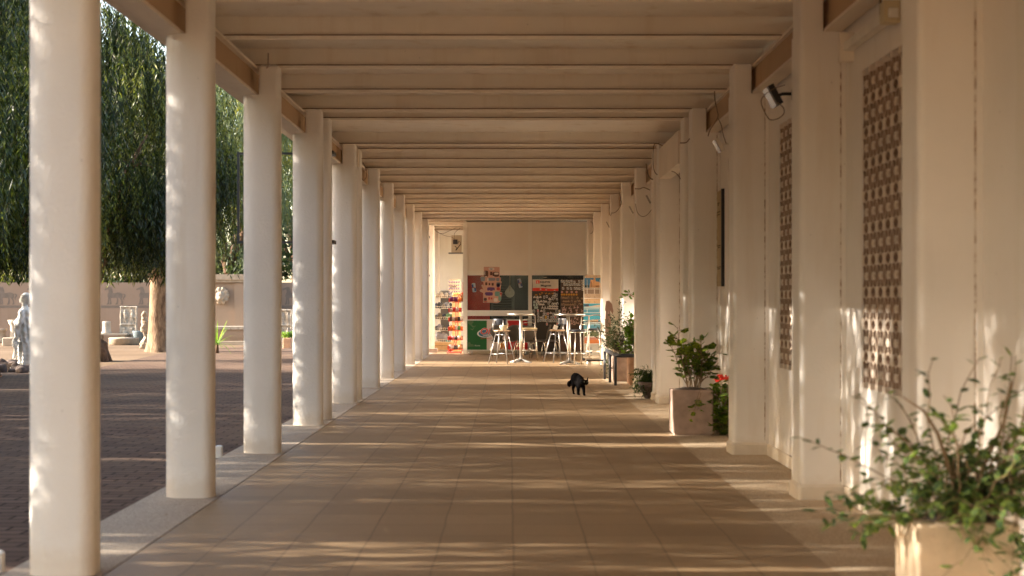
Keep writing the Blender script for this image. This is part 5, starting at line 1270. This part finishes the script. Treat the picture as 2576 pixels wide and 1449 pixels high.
# ---- leaves for near plants
def leaf(vs, fs, p, d, size, wid=.55, droop=.25, r_=rnd, lobes=False):
    d = Vector(d).normalized(); s_ = d.cross(Vector((r_.uniform(-.4, .4), r_.uniform(-.4, .4), 1)))
    if s_.length < .1: s_ = d.orthogonal()
    s_.normalize(); up = s_.cross(d); b = len(vs)
    if lobes:
        c = p+d*size*.45; pts = [p]
        for k in range(11):
            a = -2.7+5.4*k/10; rr = size*.52*(1.0 if k % 2 else .82)
            pts.append(c+d*math.cos(a)*rr+s_*math.sin(a)*rr-up*size*.10*abs(math.sin(a))*1.2)
        vs += [c]+pts; n = len(pts)
        for k in range(n): fs.append((b, b+1+k, b+1+(k+1) % n))
    else:
        w_ = size*wid/2
        vs += [p, p+d*size*.3+s_*w_-up*size*.05, p+d*size*.7+s_*w_*.8-up*size*droop*.5, p+d*size-up*size*droop, p+d*size*.7-s_*w_*.8-up*size*droop*.5, p+d*size*.3-s_*w_-up*size*.05, p+d*size*.5-up*size*(droop*.2-.03)]
        fs += [(b, b+1, b+6), (b+1, b+2, b+6), (b+2, b+3, b+6), (b+3, b+4, b+6), (b+4, b+5, b+6), (b+5, b, b+6)]
def grow(root, seed, n_st, base, tip, rise, leafs, size, wid=.55, r_stem=.004, lobes=False, spread=None, start=.15, droop=.25, leafmat='leafv', stemmat='stem', jit=.05, gap=1):
    """stems from base region to tips; every stem carries leaves"""
    r_ = random.Random(seed); sm = MB(); vs = []; fs = []
    for k in range(n_st):
        b = base(r_); t = tip(r_); mid = b.lerp(t, .5)+Vector((r_.uniform(-jit, jit), r_.uniform(-jit, jit), rise*r_.uniform(.4, 1.2)))
        pts = [b*(1-q)**2+mid*2*q*(1-q)+t*q*q for q in [i/9 for i in range(10)]]
        pts = [p+Vector((r_.uniform(-1, 1), r_.uniform(-1, 1), r_.uniform(-1, 1)))*jit*.16 for p in pts]
        sm.tube(pts, [r_stem*(1-.65*i/9) for i in range(10)], 5)
        for q in range(leafs):
            u = start+(1-start)*(q+r_.random())/leafs; i = min(8, int(u*9)); p = pts[i].lerp(pts[i+1], u*9-i); dr = (pts[i+1]-pts[i]).normalized()
            dd = (dr*.4+Vector((r_.uniform(-1, 1), r_.uniform(-1, 1), r_.uniform(-.5, .7)))).normalized()
            if lobes:
                pet = p+dd*size*.6; sm.tube([p, pet], r_stem*.35, 4, False); p = pet; dd = (dd+Vector((0, -.5, -.1))).normalized()
            leaf(vs, fs, p, dd, size*r_.uniform(.55, 1.25), wid, droop, r_, lobes)
    o = sm.build('stem', stemmat, root); me = bpy.data.meshes.new('foliage'); me.from_pydata(vs, [], fs); me.materials.append(M[leafmat]); me.update()
    if lobes:
        for p in me.polygons: p.use_smooth = True
    q = bpy.data.objects.new('foliage', me); C.objects.link(q); q.parent = root; return q
V3 = Vector
def planter(x0_, x1_, y0_, y1_, h, mat, lab):
    t = thing('planter_box', lab, 'planter', ((x0_+x1_)/2, (y0_+y1_)/2, .006)); w_, d_ = (x1_-x0_)/2, (y1_-y0_)/2
    mb = MB(); mb.bbox(-w_, w_, -d_, d_, .02, h, .018); mb.box(-w_+.02, w_-.02, -d_+.02, d_-.02, 0, .02); mb.build('box', mat, t)
    mb = MB(); mb.ell((0, 0, h-.02), (w_*.92, d_*.9, .045), 16, 6); mb.build('soil', 'soil', t); return t
# planter 1, bottom right, with the big sprawling vine
planter(1.70, 2.13, 5.92, 6.27, .478, 'terra', 'light clay planter in the bottom right corner under the sprawling vine')
PX1, PY1 = 1.92, 6.1
vn = thing('vine_plant', 'large sprawling vine with small oval leaves in the bottom right planter', 'plant', (PX1, PY1, .47))
grow(vn, 51, 72, lambda r: V3((r.uniform(-.17, .17), r.uniform(-.12, .12), 0)), lambda r: V3((r.uniform(-.42, .50), r.uniform(-.38, .25), max(.04, r.gauss(.24, .16)))), .14, 15, .056, .6, .0028, droop=.3, jit=.12)
grow(vn, 52, 17, lambda r: V3((r.uniform(-.1, .15), r.uniform(-.1, .1), .05)), lambda r: V3((r.uniform(-.42, .48), r.uniform(-.35, .2), r.uniform(.46, .72))), .08, 12, .060, .55, .005, droop=.3, jit=.10)
grow(vn, 53, 12, lambda r: V3((r.uniform(-.16, .2), -.17, .02)), lambda r: V3((r.uniform(-.2, .25), -.24-r.random()*.06, r.uniform(-.32, -.02))), .06, 8, .048, .6, .0022, droop=.3, jit=.06)
grow(vn, 54, 14, lambda r: V3((-.18, r.uniform(-.1, .1), .02)), lambda r: V3((r.uniform(-.66, -.3), r.uniform(-.3, .2), r.uniform(-.08, .12))), .05, 11, .056, .6, .0026, droop=.3, jit=.08)
grow(vn, 55, 1, lambda r: V3((-.05, 0, .03)), lambda r: V3((-.68, .0, .36)), .12, 12, .055, .7, .004, droop=.3, jit=.02, start=.5)
grow(vn, 56, 18, lambda r: V3((r.uniform(-.14, .16), r.uniform(-.1, .1), 0)), lambda r: V3((r.uniform(.0, .46), r.uniform(-.3, .2), r.uniform(.05, .30))), .10, 16, .060, .6, .0028, droop=.3, jit=.1)
for k, pts in enumerate([[(0, 0, 0), (-.03, -.04, .18), (-.10, -.06, .38), (-.17, -.1, .48), (-.26, -.1, .54)], [(.05, 0, 0), (.1, -.02, .22), (.2, 0, .42), (.22, -.05, .6)]]): MB().tube(pts, [.011, .010, .008, .006, .003][:len(pts)], 7).build('stem', 'stem', vn)
# planter 2 with geranium
planter(1.727, 2.155, 15.0, 15.38, .475, 'terrap', 'square pinkish planter holding the geranium in front of the third pillar')
gr = thing('geranium_plant', 'tall geranium with lobed leaves in the pinkish planter', 'plant', (1.93, 15.18, .46))
grow(gr, 61, 10, lambda r: V3((r.uniform(-.05, .12), r.uniform(-.06, .06), 0)), lambda r: V3((r.uniform(-.10, .20), r.uniform(-.12, .12), r.uniform(.25, .66))), 0.04, 9, .105, .9, .007, True, leafmat='leafg', start=.35)
grow(gr, 62, 4, lambda r: V3((-.02, 0, .02)), lambda r: V3((r.uniform(-.26, -.13), r.uniform(-.08, .08), r.uniform(.55, .68))), .05, 8, .09, .9, .006, True, leafmat='leafg', start=.5)
grow(gr, 63, 7, lambda r: V3((.05, 0, .02)), lambda r: V3((r.uniform(.12, .30), r.uniform(-.1, .05), r.uniform(.12, .42))), .05, 7, .08, .9, .006, True, leafmat='leafg', start=.3)
grow(gr, 64, 3, lambda r: V3((.1, -.15, .03)), lambda r: V3((r.uniform(-.05, .15), -.25, r.uniform(-.26, -.15))), .06, 4, .065, .9, .004, True, leafmat='leafg', start=.4)
g2 = thing('geranium_plant', 'trailing geranium with red flowers between the pinkish planter and the pillar', 'plant', (2.24, 15.1, 0))
grow(g2, 65, 22, lambda r: V3((r.uniform(-.05, .05), r.uniform(-.06, .06), .02)), lambda r: V3((r.uniform(-.13, .09), r.uniform(-.14, .1), r.uniform(.18, .64))), .03, 9, .085, .9, .006, True, leafmat='leafg', start=.12)
grow(g2, 66, 18, lambda r: V3((0, 0, .02)), lambda r: V3((r.uniform(-.06, .10), r.uniform(-.2, 0), r.uniform(.06, .18))), .03, 6, .07, .9, .005, True, leafmat='leafg', start=.2)
for (a, b, s_) in ((1826, 950, 1), (1811, 946, .7), (1804, 958, .6), (1817, 953, .7)):
    p = P(a, b, 14.95)-V3((2.24, 15.1, 0)); mb = MB(); q = random.Random(int(a))
    for k in range(16): v = V3((q.gauss(0, .013), q.gauss(0, .012), q.gauss(0, .009)))*s_*1.3; mb.ell(p+v, (.012*s_, .010, .010*s_), 6, 4, (q.random(), q.random(), 0))
    mb.build('flower_head', 'petal', g2)
# fern in a bowl
fnp = thing('fern_plant', 'dark feathery fern in a low stone bowl beside the fourth pillar', 'plant', (2.08, 20.75, .006)); fnp.scale = (1.25, 1.25, 1.25)
MB().lathe([(0, 0), (.08, 0), (.13, .10), (.17, .19), (.155, .20), (.10, .14), (0, .14)], n=24).build('bowl', 'rock', fnp)
grow(fnp, 71, 120, lambda r: V3((r.uniform(-.08, .08), r.uniform(-.08, .08), .17)), lambda r: V3((r.uniform(-.24, .16), r.uniform(-.22, .2), r.uniform(.0, .34))), .14, 30, .044, .3, .002, leafmat='fern', stemmat='fern', droop=.2)
grow(fnp, 72, 20, lambda r: V3((r.uniform(-.05, .08), r.uniform(-.08, .08), .17)), lambda r: V3((r.uniform(-.16, .10), r.uniform(-.1, .1), r.uniform(.30, .40))), .05, 20, .03, .3, .002, leafmat='fern', stemmat='fern', droop=.2)
# planter 3 group behind the pipe railing
planter(2.02, 2.36, 24.05, 24.45, .50, 'terrao', 'orange clay planter behind the bent dark pipe railing')
planter(1.83, 2.18, 25.2, 25.6, .50, 'terrap', 'shaded clay planter farther back behind the railing')
rl = thing('pipe_railing', 'dark bent pipe railing on three legs around the far planters', 'railing', (1.85, 24.6, 0))
ra = V3((1.85, 24.6, 0))
mb = MB(); pts = [P(1526, 882, 25.9), P(1532, 884, 25.3), P(1546, 892, 24.0), P(1552, 894, 23.8), P(1560, 894.5, 23.75), P(1601, 894.5, 23.75)]
mb.tube([p-ra for p in pts], .033, 12); mb.build('top_rail', 'blue_black', rl)
for a, Y in ((1521.5, 25.9), (1534.5, 24.9), (1548.5, 24.0)):
    MB().tube([V3((px(a/K, Y), Y, 0))-ra, V3((px(a/K, Y), Y, pz((893 if Y < 24.5 else 888 if Y < 25.3 else 884)/K, Y)))-ra], .024, 10).build('leg', 'blue_black' if Y < 24.5 else 'black', rl)
bp = thing('leafy_plant', 'bright green leafy plant with pale bare stems in the orange planter', 'plant', (2.19, 24.25, .50))
grow(bp, 81, 34, lambda r: V3((r.uniform(-.10, .08), r.uniform(-.1, .1), 0)), lambda r: V3((r.uniform(-.22, .12), r.uniform(-.15, .15), r.uniform(.35, .68))), .04, 13, .10, .6, .006, leafmat='bright', start=.4)
grow(bp, 82, 10, lambda r: V3((r.uniform(-.15, .0), r.uniform(-.15, 0), 0)), lambda r: V3((r.uniform(-.38, -.12), r.uniform(-.15, 0), r.uniform(.04, .26))), .05, 7, .085, .8, .004, leafmat='bright', start=.3)
for pts in ([(.06, 0, 0), (.05, 0, .5), (.07, 0, .80), (.03, 0, .92), (-.04, 0, .99), (-.14, 0, 1.04)], [(.0, 0, 0), (-.04, 0, .3), (-.08, -.03, .52)], [(.05, -.03, 0), (.0, 0, .25), (.0, -.03, .55)], [(.1, 0, 0), (.11, 0, .6), (.08, 0, .85)]):
    MB().tube(pts, [.014]*3+[.010]*(len(pts)-3), 7).build('stem', 'wood', bp)
grow(bp, 83, 3, lambda r: V3((-.10, 0, 1.02)), lambda r: V3((r.uniform(-.22, -.10), 0, r.uniform(1.0, 1.08))), .01, 5, .075, .8, .004, True, leafmat='bright', start=.1)
grow(bp, 84, 4, lambda r: V3((.06, 0, .80)), lambda r: V3((r.uniform(.05, .14), 0, r.uniform(.75, .98))), .01, 6, .07, .8, .004, True, leafmat='bright', start=.1)
dv = thing('vine_plant', 'dark wiry vine with tiny leaves spilling over the pipe railing', 'plant', (1.98, 25.4, .50))
grow(dv, 91, 85, lambda r: V3((r.uniform(-.12, .12), r.uniform(-.1, .1), 0)), lambda r: V3((r.gauss(-.10, .19), r.uniform(-.25, .25), r.uniform(.10, .72))), .12, 18, .046, .65, .0028, leafmat='leafd', droop=.2, jit=.12)
grow(dv, 92, 9, lambda r: V3((r.uniform(-.1, .1), r.uniform(-.1, .1), .3)), lambda r: V3((r.uniform(-.62, -.35), r.uniform(-.2, .2), r.uniform(.30, .52))), .12, 16, .044, .65, .0025, leafmat='leafd', droop=.2, jit=.1)
grow(dv, 93, 6, lambda r: V3((-.02, 0, .5)), lambda r: V3((r.uniform(-.08, .12), r.uniform(-.1, .1), r.uniform(.8, 1.02))), .05, 12, .044, .65, .0025, leafmat='leafd', droop=.2, jit=.08)
grow(dv, 94, 7, lambda r: V3((-.2, -.1, .05)), lambda r: V3((r.uniform(-.42, -.16), r.uniform(-.4, -.1), r.uniform(-.46, -.30))), .05, 14, .044, .65, .0022, leafmat='leafd', droop=.2, jit=.08)
# folded parasol of pinkish cloth
fp = thing('folded_parasol', 'folded parasol with dusty pink cloth top rising out of the dark vine', 'parasol', (px(2432, 26.8), 26.8, 0))
mb = MB(); prof = [(.035, .55), (.05, .9), (.055, 1.05), (.040, 1.20), (.035, 1.26)]; vs = []; n = 14
for j, (r, z) in enumerate(prof):
    for i in range(n): a = 2*math.pi*i/n; q = r*(1+.25*math.sin(a*5+z*3)); vs.append((q*math.cos(a), q*math.sin(a), z))
mb.add(vs, [(j*n+i, j*n+(i+1) % n, (j+1)*n+(i+1) % n, (j+1)*n+i) for j in range(len(prof)-1) for i in range(n)], True); mb.build('furled_cloth', 'cloth', fp)
mb = MB(); mb.poly([(-.035, -.02, 1.43), (.02, -.02, 1.44), (.075, -.02, 1.37), (.10, -.02, 1.24), (.085, -.02, 1.18), (.04, -.02, 1.26), (-.01, -.02, 1.20), (-.055, -.02, 1.26), (-.045, -.02, 1.34)], (0, 1, 0), .06); fixn(mb.build('cloth_cap', 'cloth', fp))
MB().tube([(0, 0, 0), (0, 0, .6)], .018, 8).build('pole', 'galv', fp)
# yucca behind the second column, small plants in the courtyard
yu = thing('spiky_plant', 'spiky yellow-green plant behind the second column', 'plant', (px(868, 42), 42, -.1)); mb = MB(); r_ = random.Random(9)
for k in range(30):
    a = 2*math.pi*k/30*3.1; L = r_.uniform(.5, .95); e = r_.uniform(.15, 1.1); d = V3((math.cos(a), math.sin(a), 0)); s_ = V3((-d.y, d.x, 0))*.016
    pts = [V3((0, 0, .25))+d*L*q*math.cos(e)+V3((0, 0, L*(q*math.sin(e)*1.3-.55*q*q*(1.2-e)))) for q in (0, .3, .6, .85, 1)]
    for p, q, w0, w1 in zip(pts, pts[1:], (.7, 1, .8, .5), (1, .8, .5, .05)): mb.quad(p-s_*w0, p+s_*w0, q+s_*w1, q-s_*w1)
mb.build('leaves', 'bright', yu); MB().tube([(0, 0, 0), (0, 0, .3)], [.06, .04], 8).build('stem', 'barkd', yu)
def bush(sx_, sy_, h, wd, mat, lab, seed, Y=None):
    p = gnd(sx_*K, sy_*K) if Y is None else V3((px(sx_, Y), Y, pz(sy_, Y))); t = thing('shrub', lab, 'shrub', p)
    grow(t, seed, 26, lambda r: V3((r.uniform(-wd*.3, wd*.3), r.uniform(-wd*.3, wd*.3), 0)), lambda r: V3((r.uniform(-wd, wd), r.uniform(-wd, wd), r.uniform(.3, 1)*h)), .05, 11, .10, .6, .008, leafmat=mat); return t
bush(112, 1478, .52, .24, 'leafd', 'dark leafy shrub at the foot of the statue', 101)
bush(1147, 1353, .22, .20, 'bright', 'yellow-green plant growing in the square orange planter', 102, Yp+.2)

# ================================================================== THE CAT
mb = MB(); ct = (1.05, 21.55)
# local frame: -y towards camera, x right
mb.ell((-.035, .26, .235), (.068, .11, .092), 16, 10, (R(8), 0, R(14)))       # haunches, arched
mb.ell((-.020, .17, .250), (.060, .12, .078), 16, 10, (R(-4), 0, R(14)))
mb.ell((.010, .07, .225), (.060, .12, .080), 16, 10, (R(-10), 0, R(12)))
mb.ell((.030, -.02, .195), (.060, .09, .080), 16, 10, (R(-12), 0, R(10)))       # chest
mb.limb((.040, -.06, .205), (.078, -.15, .205), .050, .040)
mb.ell((.096, -.185, .205), (.047, .045, .040), 16, 10); mb.ell((.104, -.222, .192), (.024, .022, .018), 12, 8)
for s_ in (-1, 1):
    a_ = V3((.096+s_*.012, -.19, .236)); b_ = V3((.096+s_*.044, -.185, .222)); c_ = V3((.096+s_*.028, -.165, .228)); d_ = V3((.096+s_*.038, -.188, .284))
    mb.add([a_, b_, c_, d_], [(0, 1, 3), (1, 2, 3), (2, 0, 3), (0, 2, 1)])
    mb.limb(b_.lerp(a_, .5), d_, .014, .006, 8)
mb.ell((.0, .12, .185), (.060, .16, .060), 16, 10)                              # belly
# legs
mb.limb((.058, -.03, .17), (.078, -.06, .085), .038, .025); mb.limb((.078, -.06, .085), (.078, -.07, .02), .025, .019); mb.ell((.082, -.088, .013), (.024, .030, .014))
mb.limb((.002, .02, .17), (-.004, .0, .085), .038, .026); mb.limb((-.004, .0, .085), (-.003, .02, .02), .026, .020); mb.ell((.004, .005, .013), (.025, .030, .014))
mb.limb((-.055, .28, .19), (-.068, .22, .12), .046, .030); mb.limb((-.068, .22, .12), (-.070, .31, .065), .027, .018); mb.limb((-.070, .31, .065), (-.062, .26, .018), .018, .016); mb.ell((-.060, .245, .013), (.022, .030, .013))
mb.limb((-.005, .30, .19), (.002, .27, .11), .046, .030); mb.limb((.002, .27, .11), (.006, .37, .07), .026, .018); mb.limb((.006, .37, .07), (.006, .35, .02), .018, .016); mb.ell((.006, .335, .013), (.022, .030, .013))
mb.limb((-.05, .34, .23), (-.09, .40, .19), .024, .028); mb.limb((-.09, .40, .19), (-.118, .43, .15), .030, .036); mb.ell((-.122, .43, .145), (.036, .034, .048))
me = fuse(mb, .0065, 3, lambda c, n: c+n*mnoise.noise(c*60)*.0035)
cat = thing('cat', 'black cat walking towards the camera on the tiled floor', 'cat', (ct[0], ct[1], 0))
meshobj('body', me, 'fur', cat)
for s_ in (-1, 1): MB().ell((.097+s_*.021, -.2255, .213), (.0075, .005, .0065)).build('eye', 'eye', cat)

# ================================================================== SMALL LITTER
r_ = random.Random(77); flm = []
for k in range(3):
    vs = []; fs = []; leaf(vs, fs, V3((0, 0, .006)), (1, 0, .1), .06, .35+.1*k, .15, r_)
    me = bpy.data.meshes.new('fallen_leaf'); me.from_pydata(vs, [], fs); me.materials.append(M['stem']); flm.append(me)
for k in range(60):
    Y = r_.uniform(7.5, 34); X = r_.uniform(-2.5, 2.2) if r_.random() < .6 else r_.choice((-2.2, -2.05, 2.2))+r_.uniform(-.25, .1)
    o = bpy.data.objects.new('fallen_leaf', flm[k % 3]); C.objects.link(o); o.location = (X, Y, .006); o.rotation_euler = (0, 0, r_.uniform(0, 6)); s_ = r_.uniform(.5, 1.0); o.scale = (s_, s_, s_)
    tag(o, 'small dry brown leaf lying on the tiled arcade floor', 'fallen leaf', 'dry leaves on the floor')
